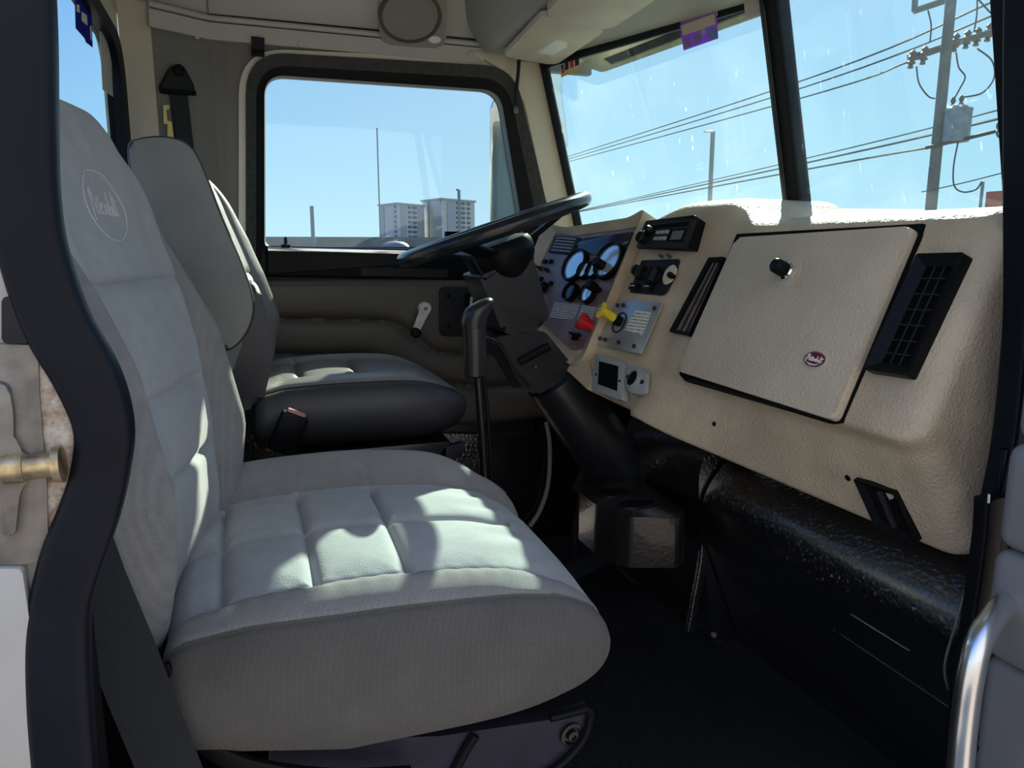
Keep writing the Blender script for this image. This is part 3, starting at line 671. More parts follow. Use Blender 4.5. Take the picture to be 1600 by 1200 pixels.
# folded-up armrest pad on the near side of the driver seat
YA = DYC-.262
arm = [(202, 232), (215, 219), (255, 215), (290, 225), (312, 255), (345, 340), (375, 410), (394, 470), (388, 510), (366, 540), (340, 545), (300, 520), (255, 400), (212, 290)]
pts = [pxY(u, v, YA) for u, v in arm]; sp_ = spline([(x, z, 0) for x, z in pts], 6, closed=True); ap2 = [(p.x, p.y) for p in sp_]
bm = BM(); add_prism(bm, ap2[::-1], -.085, 0, MY(YA), .014, 4)
armp = obj('armrest', bm, M['leather'], dseat, smooth=50, label='grey vinyl side pad of the seat back')
bm = BM(); add_tube(bm, [V((x, YA+.010, z)) for x, z in [((p[0]-.09)*1.0+.09, p[1]) for p in ap2]], .0045, 8, closed=True); obj('piping', bm, M['leather_shade'], armp)
bm = BM(); bp_ = [pxY(u, v, YA+.03) for u, v in ((318, 470), (392, 440), (417, 490), (425, 545), (418, 600), (400, 636), (345, 636), (330, 560))]
sp_ = spline([(x, z, 0) for x, z in bp_], 6, closed=True); add_prism(bm, [(p.x, p.y) for p in sp_][::-1], -.09, 0, MY(YA+.03), .02, 4); obj('side_bolster', bm, M['leather_shade'], dseat, smooth=50, label='lower side bolster in shade-darkened vinyl')
bm = BM(); add_box(bm, (.27, DYC, .29), (.42, .40, .56), bev=.02); obj('pedestal', bm, M['black_s'], dseat)
bm = BM(); pr = [pxY(u, v, DYC-.2) for u, v in ((690, 700), (728, 690), (722, 712), (690, 730))]; add_prism(bm, fillet(pr, .01, 4), -.02, .0, MY(DYC-.2), .003, 2); obj('base_plate', bm, M['plate'], dseat)
# ---- belts
p0 = P(271, 118, Y=2.375); nrm = V((.53, -.85, 0)).normalized(); sx_ = V((0, 0, 1)).cross(nrm); sx_ = V((.85, .53, 0)).normalized()
BPl = Plane(p0, p0+sx_, p0+V((0, 0, 1)))
belt = thing('seat_belt', p0, 'black driver seat belt hanging from its guide on the rear corner panel', 'seat belt')
bp = [BPl.px(u, v) for u, v in ((246, 136), (262, 106), (272, 101), (282, 106), (300, 140), (297, 150), (250, 147))]
bm = BM(); add_prism(bm, fillet(bp[::-1], [.006, .01, .008, .01, .02, .012, .006], 5), .002, .022, BPl.M, .006, 3); bg = obj('belt_guide', bm, M['dark'], belt, label='black triangular belt guide')
c0 = BPl.px(272, 112); bm = BM(); add_lathe(bm, [(0, .018), (.015, .018), (.016, .030), (.012, .033), (0, .033)], BPl.at(c0[0], c0[1]), 20); obj('guide_bolt', bm, M['black'], bg)
bm = BM(); s0, s1 = BPl.px(249, 143), BPl.px(299, 147); add_tube(bm, [BPl.w(s0[0], s0[1], .02), BPl.w(s1[0], s1[1], .02)], .007, 8); obj('guide_bar', bm, M['black'], bg)
wp = [(265, 141), (292, 143), (303, 238), (310, 330), (283, 330), (276, 238)]
bm = BM(); add_prism(bm, [BPl.px(u, v, .012) for u, v in wp][::-1], .011, .0145, BPl.M); obj('webbing', bm, M['webbing'], belt)
wp = [(255, 165), (264, 164), (264, 171), (259, 172), (261, 189), (268, 190), (271, 218), (262, 219), (262, 194), (256, 193)]
bm = BM(); add_prism(bm, [BPl.px(u, v, .022) for u, v in wp][::-1], .020, .024, BPl.M); obj('belt_tag', bm, M['yellow_tag'], belt, label='faded yellow tag on the belt')
# buckle of the driver belt
bk = P(452, 660, Y=1.70); bkl = thing('seat_belt_buckle', bk, 'black belt buckle with a faded red button beside the driver cushion', 'buckle')
d = (P(462, 648, Y=1.70)-P(440, 700, Y=1.70)).normalized(); Mb = axis_M(P(440, 700, Y=1.70), d, (0, 1, 0)); ln = (P(462, 648, Y=1.70)-P(440, 700, Y=1.70)).length
bm = BM(); add_box(bm, (0, 0, ln*.45), (.060, .030, ln*1.15), Mb, bev=.006); obj('buckle_body', bm, M['black'], bkl)
bm = BM(); add_box(bm, (.0, .0, ln*1.02), (.042, .016, .016), Mb, bev=.004); obj('release_button', bm, M['pink'], bkl, label='faded pinkish red release button')
bm = BM(); add_tube(bm, [P(440, 700, Y=1.70), P(430, 740, Y=1.70), P(425, 790, Y=1.72), V((.10, 1.72, .0))], .014, 8); obj('stalk', bm, M['webbing'], bkl)
# webbing of the passenger belt in the near corner
bm = BM(); rr = []
for (v, a, b, y) in ((800, 95, 160, .90), (900, 112, 196, .89), (1000, 130, 238, .885), (1100, 168, 276, .88), (1200, 210, 314, .875), (1320, 262, 362, .87)):
    rr.append([P(a, v, Y=y), P(b, v-8, Y=y+.012), P(b, v-8, Y=y+.0145), P(a, v, Y=y+.0025)])
add_loft(bm, rr); obj('seat_belt', bm, M['webbing'], None, smooth=30, label='black passenger belt webbing running down beside the near seat', cat='seat belt')
# ------------------------------------------------------------------ dashboard
FX = lambda z: .94+(z-.763)*.4259                       # the passenger face: X at height z
FP = Plane((FX(.763), 1.25, .763), (FX(.763), 0.25, .763), (FX(1.1), 1.25, 1.1))
# centre stack plane (turned a little towards the passenger) and instrument plane
a_, b_, c_ = P(1128, 350, Y=1.57), P(1012, 352, Y=1.85), P(925, 545, Y=1.85)
SP = Plane(c_, c_+(a_-b_), b_)
i1, i2, i3 = P(1000, 347, Y=1.88), P(905, 553, Y=1.88), P(868, 362, Y=2.28)
IP = Plane(i2, i2+(i1-i3), i1)
def stack_off(y): return 0 if y < 1.57 else (y-1.57)
def dash_profile(y):
    near = sstep(.80, .90, y)
    if y <= 1.60:
        zt = 1.110; xb = .87+(1.546-y)*(1.065-.87)/(1.546-.9); zb = .63-(1.546-y)*(.63-.548)/(1.546-.9)
        zc, xc = .757, FX(.757); lip = 1-sstep(1.42, 1.56, y)
        if y > 1.44:
            k = sstep(1.44, 1.60, y); zt += .053*k
            zb = zb+(.640-zb)*k; xb = xb+((FX(.66)-.03)-xb)*k
        return [(1.42, .98), (1.42, zt+.0), (FX(zt)+.05, zt+.004), (FX(zt-.012), zt-.010), (xc, zc), (xc+.001+(xb-xc)*.12+.016*lip, zc-(zc-zb)*.12), (xb, zb), (xb+.25, zb+.05)], [.01, .02, .05, .028, .012, .012, .02, .01]
    else:
        k = (y-1.60)/.25
        zb = .640+.055*k
        f = lambda z: (c_ .x+(z-c_.z)*(b_.x-c_.x)/(b_.z-c_.z))*k+(FX(z))*(1-k)
        zt = 1.163-.03*sstep(1.74, 1.86, y)
        xb = f(zb)
        zm = (zb+.72)/2
        return [(1.42, .98), (1.42, zt), (f(zt)+.05, zt+.004), (f(zt-.012), zt-.012), (f(.757), .757), (f(.757-(.757-zb)*.12), .757-(.757-zb)*.12), (xb, zb), (xb+.25, zb+.05)], [.01, .02, .05, .03, .012, .012, .02, .01]
bm = BM(); rings = []
ys = [.835, .8365, .840, .846, .855, .866, .88, .90]+[.90+(1.44-.90)*i/8 for i in range(1, 9)]+[1.44+.16*i/8 for i in range(1, 9)]+[1.60+.22*i/8 for i in range(1, 9)]+[1.835, 1.846, 1.853, 1.856]
for y in ys:
    pr, rr = dash_profile(y)
    q = fillet(pr, rr, 6)
    ins = 0
    if y < .90: t = max(0, (.88-y)/.045); ins = .034*(1-math.sqrt(max(0, 1-t*t)))
    if y > 1.82: t = (y-1.82)/.036; ins = .012*(1-math.sqrt(max(0, 1-t*t)))
    cx = 1.2; cz = .9
    if ins:
        out = []
        for (x, z) in q:
            d = math.hypot(x-cx, z-cz); out.append((x+(cx-x)*ins/d*1.3, z+(cz-z)*ins/d*1.3))
        q = out
    rings.append([V((x, y, z)) for x, z in q])
add_loft(bm, rings)
# instrument side: tray behind the panel with a beige rim
def ipp(u, v, h=0): return IP.px(u, v, h)
rim_o = [ipp(*q) for q in ((822, 440), (858, 353), (890, 360), (990, 345), (1016, 330), (920, 562), (900, 575), (826, 520))]
rim_i = [ipp(*q) for q in ((832, 438), (868, 364), (895, 369), (985, 357), (1004, 352), (910, 548), (898, 556), (836, 500))]
add_frame(bm, fillet(rim_o, .02, 4), fillet(rim_i, .012, 4), -.10, .020, IP.M, .002)
low = [ipp(*q) for q in ((843, 500), (898, 552), (912, 545), (926, 592), (922, 612), (905, 595), (848, 545))]
add_prism(bm, fillet(low[::-1], .01, 4), -.16, .006, IP.M, .004, 2)
dash = obj('dashboard', bm, M['tan'], None, smooth=42, label='worn tan vinyl dashboard with glove box, radio and gauges', cat='dashboard')
def quad(pl, pts, h=0): return [pl.px(u, v, h) for u, v in pts]
def on(pl, pts, z0, z1, name, m, par, r=.004, bev=.0015, seg=2, h=None, **k):
    b = BM(); q = quad(pl, pts, z1 if h is None else h)
    A = sum(q[i-1][0]*q[i][1]-q[i][0]*q[i-1][1] for i in range(len(q)))
    if A < 0: q = q[::-1]
    add_prism(b, fillet(q, r, 5), z0, z1, pl.M, bev, seg); return obj(name, b, M[m], par, **k)
def inset(q, d):
    cx = sum(p[0] for p in q)/len(q); cy = sum(p[1] for p in q)/len(q); out = []
    n = len(q)
    for i in range(n):
        p, a, b = V(q[i]), V(q[i-1]), V(q[(i+1) % n])
        e1 = (p-a).normalized(); e2 = (b-p).normalized()
        n1 = V((-e1.y, e1.x)); n2 = V((-e2.y, e2.x)); s = 1 if n1.dot(V((cx, cy))-p) > 0 else -1
        m_ = (n1+n2).normalized()*s; out.append(tuple(p+m_*(d/max(.3, m_.dot(n1*s)))))
    return out
def bezel(pl, pts, w, z0, z1, name, m, par, r=.004, zin=None, **k):
    b = BM(); q = quad(pl, pts, z1); add_frame(b, fillet(q, r, 5), fillet(inset(q, w), r*.6, 5), z0, z1, pl.M, zin); return obj(name, b, M[m], par, **k), inset(q, w)
def knob(pl, u, v, prof, name, m, par, h=.0, n=24, d=None, **k):
    x, y = pl.px(u, v, h); b = BM(); Mx = pl.at(x, y) if d is None else axis_M(pl.w(x, y, 0), d); add_lathe(b, prof, Mx, n); return obj(name, b, M[m], par, **k)
# glove box
gap = on(FP, ((1152, 366), (1447, 350), (1442, 372), (1318, 660), (1300, 662), (1072, 596), (1062, 585)), -.004, .0022, 'door_gap', 'void', dash, .004, .0, h=.0)
gd = on(FP, ((1150, 371), (1426, 353), (1300, 656), (1058, 579)), .002, .020, 'glove_box_door', 'tan_door', dash, .014, .007, 4)
bm = BM(); q0, q1 = FP.px(1076, 592, .004), FP.px(1296, 658, .004); add_tube(bm, [FP.w(q0[0], q0[1], .004), FP.w(q1[0], q1[1], .004)], .0045, 8); obj('hinge', bm, M['black'], gd, label='black hinge along the glove box bottom')
b_x, b_y = FP.px(1232, 425, .02)
bm = BM(); add_lathe(bm, [(0, .018), (.034, .018), (.034, .0205), (.029, .0215), (.024, .0205), (0, .020)], FP.at(b_x, b_y), 30); obj('latch_dimple', bm, M['tan_door'], gd)
bm = BM(); add_lathe(bm, [(0, .018), (.019, .018), (.0185, .028), (.0155, .031), (0, .031)], FP.at(b_x, b_y), 24); lk_ = obj('latch_collar', bm, M['chrome'], gd, label='chrome collar of the latch')
bm = BM(); add_lathe(bm, [(0, .030), (.0145, .030), (.0155, .034), (.0145, .056), (.012, .059), (0, .0592)], FP.at(b_x, b_y), 24); obj('latch_knob', bm, M['black'], gd, label='black round latch knob')
e_x, e_y = FP.px(1274, 562, .022)
bm = BM(); add_frame(bm, ell(.0265, .0145, 40, e_x, e_y), ell(.024, .012, 40, e_x, e_y), .018, .0245, FP.M); bd = obj('badge', bm, M['chrome'], gd, label='oval maroon badge with silver script')
bm = BM(); add_prism(bm, ell(.0245, .0125, 40, e_x, e_y), .018, .0232, FP.M, .001, 1); obj('badge_face', bm, M['maroon'], bd)
bm = BM()
for s in STROKES:
    pts = spline([(x, y, 0) for x, y in s], 5); add_tube(bm, [FP.w(e_x+(p.x-4.9)*.0043, e_y-(p.x-4.9)*.0001+(p.y-1.1)*.0042, .0238) for p in pts], .00075, 5)
sw = [(-.019, -.006), (-.008, -.0085), (.006, -.0085), (.016, -.0055), (.006, -.0105), (-.008, -.0112)]
add_prism(bm, [(e_x+a, e_y+b) for a, b in sw], .0225, .0240, FP.M)
obj('badge_script', bm, M['white'], bd)
# air vents
vo, vi = bezel(FP, ((1107, 402), (1131, 401), (1075, 524), (1045, 518)), .0085, -.01, .013, 'air_vent', 'black', dash, .003, .009, label='narrow black upright vent left of the glove box')
bm = BM(); add_prism(bm, vi, -.012, .0015, FP.M); obj('vent_core', bm, M['ip'], vo)
vx0 = [tuple(V(vi[3]).lerp(V(vi[2]), t)) for t in (.35, .7)]; vx1 = [tuple(V(vi[0]).lerp(V(vi[1]), t)) for t in (.35, .7)]
for a, b in zip(vx0, vx1):
    bm = BM(); add_tube(bm, [FP.w(a[0], a[1], .004), FP.w(b[0], b[1], .004)], .0022, 6); obj('vent_slat', bm, M['black_s'], vo)
ro, ri = bezel(FP, ((1432, 396), (1506, 394), (1416, 587), (1348, 577)), .019, -.01, .022, 'air_vent', 'black', dash, .004, .010, label='wide black upright vent right of the glove box')
bm = BM(); add_prism(bm, ri, -.03, .0012, FP.M); obj('vent_core', bm, M['void'], ro)
for t in (.12, .28, .44, .60, .76, .90):
    a, b = V(ri[0]).lerp(V(ri[3]), t), V(ri[1]).lerp(V(ri[2]), t); bm = BM()
    add_loft(bm, [[FP.w(q.x, q.y+o, z) for o, z in ((.001, .002), (.001, .012), (-.001, .012), (-.001, .002))] for q in (a, b)]); obj('vent_fin', bm, M['dark'], ro)
for t in (.35, .72):
    a, b = V(ri[0]).lerp(V(ri[1]), t), V(ri[3]).lerp(V(ri[2]), t); bm = BM(); add_tube(bm, [FP.w(a.x, a.y, .010), FP.w(b.x, b.y, .010)], .0014, 6); obj('vent_vane', bm, M['dark'], ro)
# lower vent on the receding face
la, lb, lc = P(1334, 750, X=.975), P(1396, 770, X=.972), P(1428, 851, X=1.052)
def lower_pt(y, t):
    pr, _ = dash_profile(y); (xa, za), (xb, zb) = pr[5], pr[6]; return V((xa+(xb-xa)*t, y, za+(zb-za)*t))
LP = Plane(lower_pt(1.0, .5), lower_pt(.92, .5), lower_pt(1.0, .1))
lv, li = bezel(LP, ((1333, 749), (1397, 770), (1430, 852), (1366, 823)), .013, -.01, .012, 'air_vent', 'black', dash, .003, .004, label='small black vent low on the near end of the dashboard')
bm = BM(); add_prism(bm, li[::-1], -.012, .0015, LP.M); obj('vent_core', bm, M['void'], lv)
m1, m2 = V(li[0]).lerp(V(li[1]), .5), V(li[3]).lerp(V(li[2]), .5); bm = BM(); add_tube(bm, [LP.w(m1.x, m1.y, .004), LP.w(m2.x, m2.y, .004)], .006, 8); obj('vent_flap', bm, M['dark'], lv)
for (u, v) in ((1117, 663), (1326, 746)):
    knob(LP, u, v, [(0, -.01), (.006, -.01), (.006, .003), (.003, .004), (0, .0035)], 'screw', 'black_s', dash, n=12)
# radio
rq = ((998, 386), (1079, 389), (1094, 340), (1014, 349))
M['radio_b'] = M['black']
rb = on(SP, ((1003, 384), (1080, 387), (1094, 341), (1016, 350)), -.02, .038, 'radio', 'black', dash, .004, .003, h=.02, label='black car radio standing out of the centre dash')
rf = quad(SP, ((995, 388), (1070, 388), (1087, 343), (1010, 352)), .04)
def RF(s, t, z=0):   # s 0..1 right, t 0..1 up on the radio face
    p = V(rf[0]).lerp(V(rf[1]), s).lerp(V(rf[3]).lerp(V(rf[2]), s), t); return (p.x, p.y)
def rquad(s0, t0, s1, t1): return [RF(s0, t0), RF(s1, t0), RF(s1, t1), RF(s0, t1)]
bm = BM(); add_prism(bm, fillet(rquad(.0, .0, 1, 1), .004, 4), .034, .044, SP.M, .003, 2); face = obj('faceplate', bm, M['dark'], rb)
bm = BM(); add_prism(bm, rquad(.10, .78, .92, .92), .04, .0455, SP.M); obj('tape_slot', bm, M['void'], rb)
bm = BM(); add_prism(bm, rquad(.62, .22, .93, .66), .04, .0462, SP.M); obj('display_bezel', bm, M['void'], rb)
bm = BM(); add_prism(bm, rquad(.68, .27, .90, .60), .04, .047, SP.M); obj('display', bm, M['lcd'], rb, label='pale grey radio display')
for t in (.28, .52):
    for s in (.34, .43, .52):
        bm = BM(); add_prism(bm, rquad(s, t, s+.065, t+.13), .04, .049, SP.M, .001, 1); obj('radio_button', bm, M['greyplate'], rb)
for (s, t, r) in ((.12, .36, .016), (.22, .66, .009)):
    x, y = RF(s, t); bm = BM(); add_lathe(bm, [(0, .04), (r, .04), (r*1.05, .048), (r, .062), (r*.7, .066), (r*.6, .060), (0, .060)], SP.at(x, y), 20); obj('radio_knob', bm, M['black_s'], rb)
for s in (.35, .52):
    x, y = RF(s, -.08); bm = BM(); add_lathe(bm, [(0, 0), (.004, 0), (.004, .014), (0, .015)], SP.at(x, y), 10); obj('radio_screw', bm, M['steel'], rb)
# heater control recess
hp = on(SP, ((1003, 407), (1062, 405), (1055, 430), (1040, 458), (1033, 461), (984, 457)), -.004, .0015, 'heater_panel', 'dark', dash, .006, 0, h=.0, label='dark heater control panel under the radio')
M['dial'] = M['greyplate']
for (u, v, r) in ((999, 425, .021), (1022, 430, .024)):
    knob(SP, u, v, [(0, 0), (r, 0), (r*1.02, .006), (r*.72, .012), (r*.66, .028), (r*.5, .031), (0, .032)], 'heater_knob', 'black', hp, h=.01)
    x, y = SP.px(u, v, .03); bm = BM(); add_box(bm, (0, 0, .034), (.010, r*1.5, .014), SP.at(x, y), bev=.003); obj('knob_grip', bm, M['dark'], hp)
x, y = SP.px(1046, 429, .003); bm = BM(); add_prism(bm, ell(.021, .027, 30, x, y), .0, .004, SP.M, .001, 1); obj('dial_plate', bm, M['cream_p'], hp, label='cream dial face')
knob(SP, 1051, 432, [(0, 0), (.007, 0), (.0075, .016), (.006, .019), (0, .0195)], 'dial_stem', 'black', hp, h=.004)
for (u, v) in ((992, 449), (1014, 450)):
    x, y = SP.px(u, v, .006); bm = BM(); add_box(bm, (0, 0, .008), (.030, .019, .016), SP.at(x, y), bev=.003); rk = obj('rocker_switch', bm, M['black'], hp)
    bm = BM(); add_box(bm, (-.005, .0, .0163), (.006, .002, .0012), SP.at(x, y)); add_box(bm, (.005, .001, .0163), (.009, .0025, .0012), SP.at(x, y)); obj('switch_mark', bm, M['white'], rk)
# brake valve panel
vp = on(SP, ((968, 468), (1035, 473), (1000, 553), (931, 539)), -.002, .004, 'brake_valve_panel', 'alu', dash, .004, .001, label='brushed metal brake valve panel with yellow and red knobs')
for (u, v) in ((967, 478), (976, 478), (1025, 483), (940, 530), (948, 532), (969, 536), (993, 542)):
    knob(SP, u, v, [(0, .002), (.0056, .002), (.0056, .006), (.004, .009), (0, .009)], 'panel_screw', 'black_s', vp, n=10)
x, y = SP.px(968, 504, .004); bm = BM(); add_frame(bm, ell(.026, .030, 32, x, y), ell(.022, .026, 32, x, y), .002, .006, SP.M); obj('valve_ring', bm, M['black_s'], vp)
lb_ = on(SP, ((993, 485), (1017, 488), (1003, 524), (976, 515)), .003, .0052, 'valve_label', 'paper', vp, .002, 0, label='torn white printed label')
ky = P(968, 503, Y=1.80); kx, kyy = SP.px(968, 503, .004); base = SP.w(kx, kyy, .0); dirn = (SP.n+V((0, .22, .12))).normalized()
bm = BM(); Mk = axis_M(base, dirn); add_lathe(bm, [(0, 0), (.014, 0), (.015, .014), (.010, .018), (.010, .026), (0, .027)], Mk, 14); obj('valve_stem', bm, M['black'], vp)
bm = BM(); add_lathe(bm, [(0, .022), (.0125, .022), (.0125, .058), (.014, .062), (0, .062)], Mk, 8)
add_prism(bm, fillet([(-.024, 0), (0, -.024), (.024, 0), (0, .024)], .004, 3), .060, .070, Mk, .002, 2)
kn = obj('parking_brake_knob', bm, M['yellow'], vp, label='yellow diamond-shaped pull knob')
bm = BM()
for dx, dy in ((-.008, .004), (.0, .008), (.007, -.002), (-.003, -.006)): add_box(bm, (dx, dy, .0704), (.005, .003, .0008), Mk)
obj('knob_print', bm, M['void'], kn)
rx, ry = IP.px(925, 512, 0); base = P(932, 515, Y=1.865); dirn = (P(900, 502, Y=1.885)-base).normalized(); dirn = (SP.n+V((0, .5, .12))).normalized()
bm = BM(); add_lathe(bm, [(0, -.02), (.013, -.02), (.014, .012), (.016, .026), (.023, .042), (.026, .050), (.022, .056), (0, .058)], axis_M(base, dirn), 24); obj('trailer_air_knob', bm, M['red'], vp, label='red mushroom-shaped pull knob')
# ash tray and power socket below
on(SP, ((929, 551), (975, 566), (972, 626), (924, 610)), -.01, .010, 'ash_tray_frame', 'greyplate', dash, .010, .004, 3, label='grey square frame with an open dark ash tray hole')
atf = bpy.data.objects['ash_tray_frame']
at = on(SP, ((936, 564), (966, 572), (964, 611), (934, 600)), .0, .0108, 'tray_hole', 'void', atf, .002, 0, h=.0108)
M['hole'] = M['void']
for (u, v) in ((931, 585), (968, 595)): knob(SP, u, v, [(0, .008), (.0035, .008), (.0035, .0115), (0, .0118)], 'frame_screw', 'black', atf, n=10, h=.011)
so = on(SP, ((979, 570), (1003, 574), (1010, 582), (1008, 612), (1000, 617), (984, 613), (977, 604)), -.006, .006, 'power_socket', 'greyplate', dash, .006, .002, 2, label='round power socket on a grey plate')
x, y = SP.px(991, 593, .006); bm = BM(); add_frame(bm, ell(.0165, .0215, 28, x, y), ell(.0135, .0185, 28, x, y), .004, .014, SP.M); obj('socket_ring', bm, M['chrome'], so)
bm = BM(); add_prism(bm, ell(.0137, .0187, 28, x, y), .004, .008, SP.M); obj('socket_hole', bm, M['void'], so)
for (u, v) in ((982, 589), (1004, 597)): knob(SP, u, v, [(0, .004), (.0055, .004), (.0055, .009), (.004, .0105), (0, .0105)], 'socket_screw', 'black_s', so, n=10, h=.006)
# instrument panel
ip = on(IP, ((828, 445), (867, 362), (893, 368), (1006, 349), (909, 552), (894, 552), (834, 500)), -.02, -.002, 'instrument_panel', 'ip', dash, .006, 0, label='glossy brown instrument panel with round gauges')
on(IP, ((896, 374), (988, 362), (978, 392), (962, 390), (955, 396), (898, 398), (902, 392), (905, 384), (888, 383)), -.004, .002, 'warning_display', 'gauge_d', ip, .002, .001, label='dark warning light strip')
vq = quad(IP, ((868, 368), (906, 371), (894, 398), (857, 394)), .003); bm = BM(); add_prism(bm, vq[::-1] if sum(vq[i-1][0]*vq[i][1]-vq[i][0]*vq[i-1][1] for i in range(4)) < 0 else vq, -.004, .004, IP.M, .001, 1); dv2 = obj('dash_vent', bm, M['dark'], ip, label='louvred dash vent')
for t in (.14, .32, .5, .68, .86):
    a, b = V(vq[0]).lerp(V(vq[3]), t).lerp(V(vq[1]).lerp(V(vq[2]), t), .12), V(vq[1]).lerp(V(vq[2]), t).lerp(V(vq[0]).lerp(V(vq[3]), t), .1)
    bm = BM(); add_tube(bm, [IP.w(a.x, a.y, .006), IP.w(b.x, b.y, .006)], .0028, 6); obj('louvre', bm, M['greyplate'], dv2)
for (u, v, r, m_) in ((896, 413, .052, 'gauge'), (949, 406, .056, 'gauge'), (911, 421, .027, 'gauge'), (925, 420, .027, 'gauge'), (889, 455, .029, 'gauge_d'), (916, 457, .030, 'gauge')):
    x, y = IP.px(u, v, .016); bm = BM(); add_lathe(bm, [(r*.86, .0), (r, .0), (r*1.02, .014), (r*.97, .020), (r*.86, .0185), (r*.84, .013), (r*.84, .0)], IP.at(x, y), 32); g = obj('gauge_bezel', bm, M['black'], ip)
    g.name = 'gauge'
    bm = BM(); add_lathe(bm, [(0, -.002), (r*.85, -.002), (r*.85, .0125), (r*.5, .0145), (0, .015)], IP.at(x, y), 32); obj('gauge_glass', bm, M[m_], g)
for (pts) in (((866, 472), (905, 474), (896, 499), (858, 497)), ((909, 477), (931, 479), (924, 502), (901, 500))):
    on(IP, pts, -.003, .0005, 'instruction_label', 'paper2', ip, .001, 0)
for (u, v) in ((852, 409), (861, 409), (846, 436), (861, 443)):
    x, y = IP.px(u, v, .0); bm = BM(); add_box(bm, (0, 0, .002), (.016, .013, .010), IP.at(x, y), bev=.002); obj('dash_switch', bm, M['black'], ip)
for (u, v) in ((845, 420), (855, 422), (857, 424)):
    knob(IP, u, v, [(0, 0), (.006, 0), (.005, .004), (.0035, .016), (.004, .02), (0, .021)], 'toggle', 'black_s', ip, n=10)
knob(IP, 852, 450, [(0, 0), (.016, 0), (.017, .010), (.013, .02), (.006, .023), (0, .024)], 'dimmer_knob', 'black', ip, label='round black dimmer knob')
for (u, v, r) in ((948, 419, .014), (937, 454, .014)):
    knob(IP, u, v, [(0, 0), (r*.6, 0), (r*.6, .014), (r, .016), (r*1.0, .045), (r*.8, .048), (0, .048)], 'control_knob', 'black', ip)
x, y = IP.px(900, 526, 0); bm = BM(); add_box(bm, (0, 0, .001), (.030, .022, .008), IP.at(x, y), bev=.002); add_box(bm, (-.004, .003, .012), (.006, .006, .024), IP.at(x, y), bev=.001); add_box(bm, (.014, .002, .006), (.030, .004, .004), IP.at(x, y)); obj('lever_switch', bm, M['black'], ip)
# ------------------------------------------------------------------ steering wheel and column
YW = 1.95
wl_, wr_ = P(634, 406, Y=YW), P(900, 314, Y=YW); wc = (wl_+wr_)/2; wd = (wr_-wl_).normalized(); wn = V((-wd.z, .058, wd.x)).normalized(); wy = wn.cross(wd).normalized(); wrad = (wr_-wl_).length/2
wheel = thing('steering_wheel', wc-wn*.12, 'large black steering wheel with a thick rim', 'steering wheel')
bm = BM(); rimp = [wc+wd*(wrad*math.cos(2*PI*i/72))+wy*(wrad*math.sin(2*PI*i/72)) for i in range(72)]
add_tube(bm, rimp, .0195, 14, closed=True); M['rim'] = mat('black wheel rim', (.014, .017, .021), .24, bump=.05, bscale=300); obj('rim', bm, M['rim'], wheel)
for ang in (0, 128, 232):
    a = R(ang); dr = wd*math.cos(a)+wy*math.sin(a); bm = BM()
    add_sweep(bm, spline([wc+dr*(wrad-.005), wc+dr*wrad*.65-wn*.03, wc+dr*.08-wn*.055, wc-wn*.06], 6), rrect(.045, .014, .006, 3), up=wn); obj('spoke', bm, M['black'], wheel)
Mh = axis_M(wc-wn*.115, wn, (0, 1, 0)); bm = BM(); add_lathe(bm, [(0, -.03), (.055, -.03), (.075, .0), (.088, .03), (.092, .06), (.082, .078), (.05, .088), (0, .09)], Mh, 36); obj('hub', bm, M['black'], wheel, label='dark rounded horn hub')
col = thing('steering_column', P(920, 700, Y=YW), 'black steering column shroud sloping down to the floor under the wheel', 'steering column')
YC1 = 1.88
bm = BM(); q = [pxY(u, v, YC1) for u, v in ((748, 432), (806, 408), (826, 402), (836, 410), (857, 492), (850, 512), (800, 524), (784, 518), (770, 480))]
add_prism(bm, fillet(q[::-1], [.01, .02, .01, .01, .012, .02, .02, .02, .02][::-1], 5), -.16, 0, MY(YC1), .016, 4); M['shroud'] = mat('black shroud plastic', (.016, .017, .020), .3, bump=.12, bscale=350); obj('shroud', bm, M['shroud'], col, smooth=45)
bm = BM(); q = [pxY(u, v, YC1+.03) for u, v in ((735, 398), (800, 385), (822, 398), (808, 418), (756, 436))]; add_prism(bm, fillet(q[::-1], .012, 5), -.10, 0, MY(YC1+.03), .012, 3); obj('collar', bm, M['dark'], col)
bm = BM(); q = [pxY(u, v, YC1+.01) for u, v in ((766, 530), (788, 524), (852, 518), (896, 572), (872, 600), (838, 618), (818, 608), (800, 575))]; add_prism(bm, fillet(q[::-1], .01, 4), -.13, 0, MY(YC1+.01), .008, 3); br = obj('bracket', bm, M['shroud'], col, smooth=45)
bm = BM(); a, b = P(812, 566, Y=YC1+.002), P(858, 541, Y=YC1+.002); add_sweep(bm, [a, b], rrect(.020, .016, .006, 3), up=(0, -1, 0)); obj('bracket_rib', bm, M['black'], br)
p = P(837, 573, Y=YC1+.006); bm = BM(); add_lathe(bm, [(0, 0), (.004, 0), (.003, .003), (0, .004)], axis_M(p, (0, -1, 0)), 10); obj('bracket_screw', bm, M['steel'], br)
bm = BM(); pp = [P(u, v, Y=YC1) for u, v in ((765, 529), (778, 536), (792, 558), (805, 582), (826, 604))]; add_tube(bm, spline(pp, 4), .007, 8); obj('tilt_lever', bm, M['black_s'], col)
bm = BM(); a, b = P(862, 588, Y=YW), P(985, 760, Y=YW+.02); dd = (b-a).normalized(); Mt = axis_M(a, dd, (0, 1, 0)); ln = (b-a).length
add_lathe(bm, [(.070, 0), (.083, .003), (.086, .02), (.088, ln*.5), (.09, ln), (0, ln), (0, .02), (.07, .02)], Mt, 36); obj('boot', bm, M['shroud'], col, label='black tubular boot round the lower column')
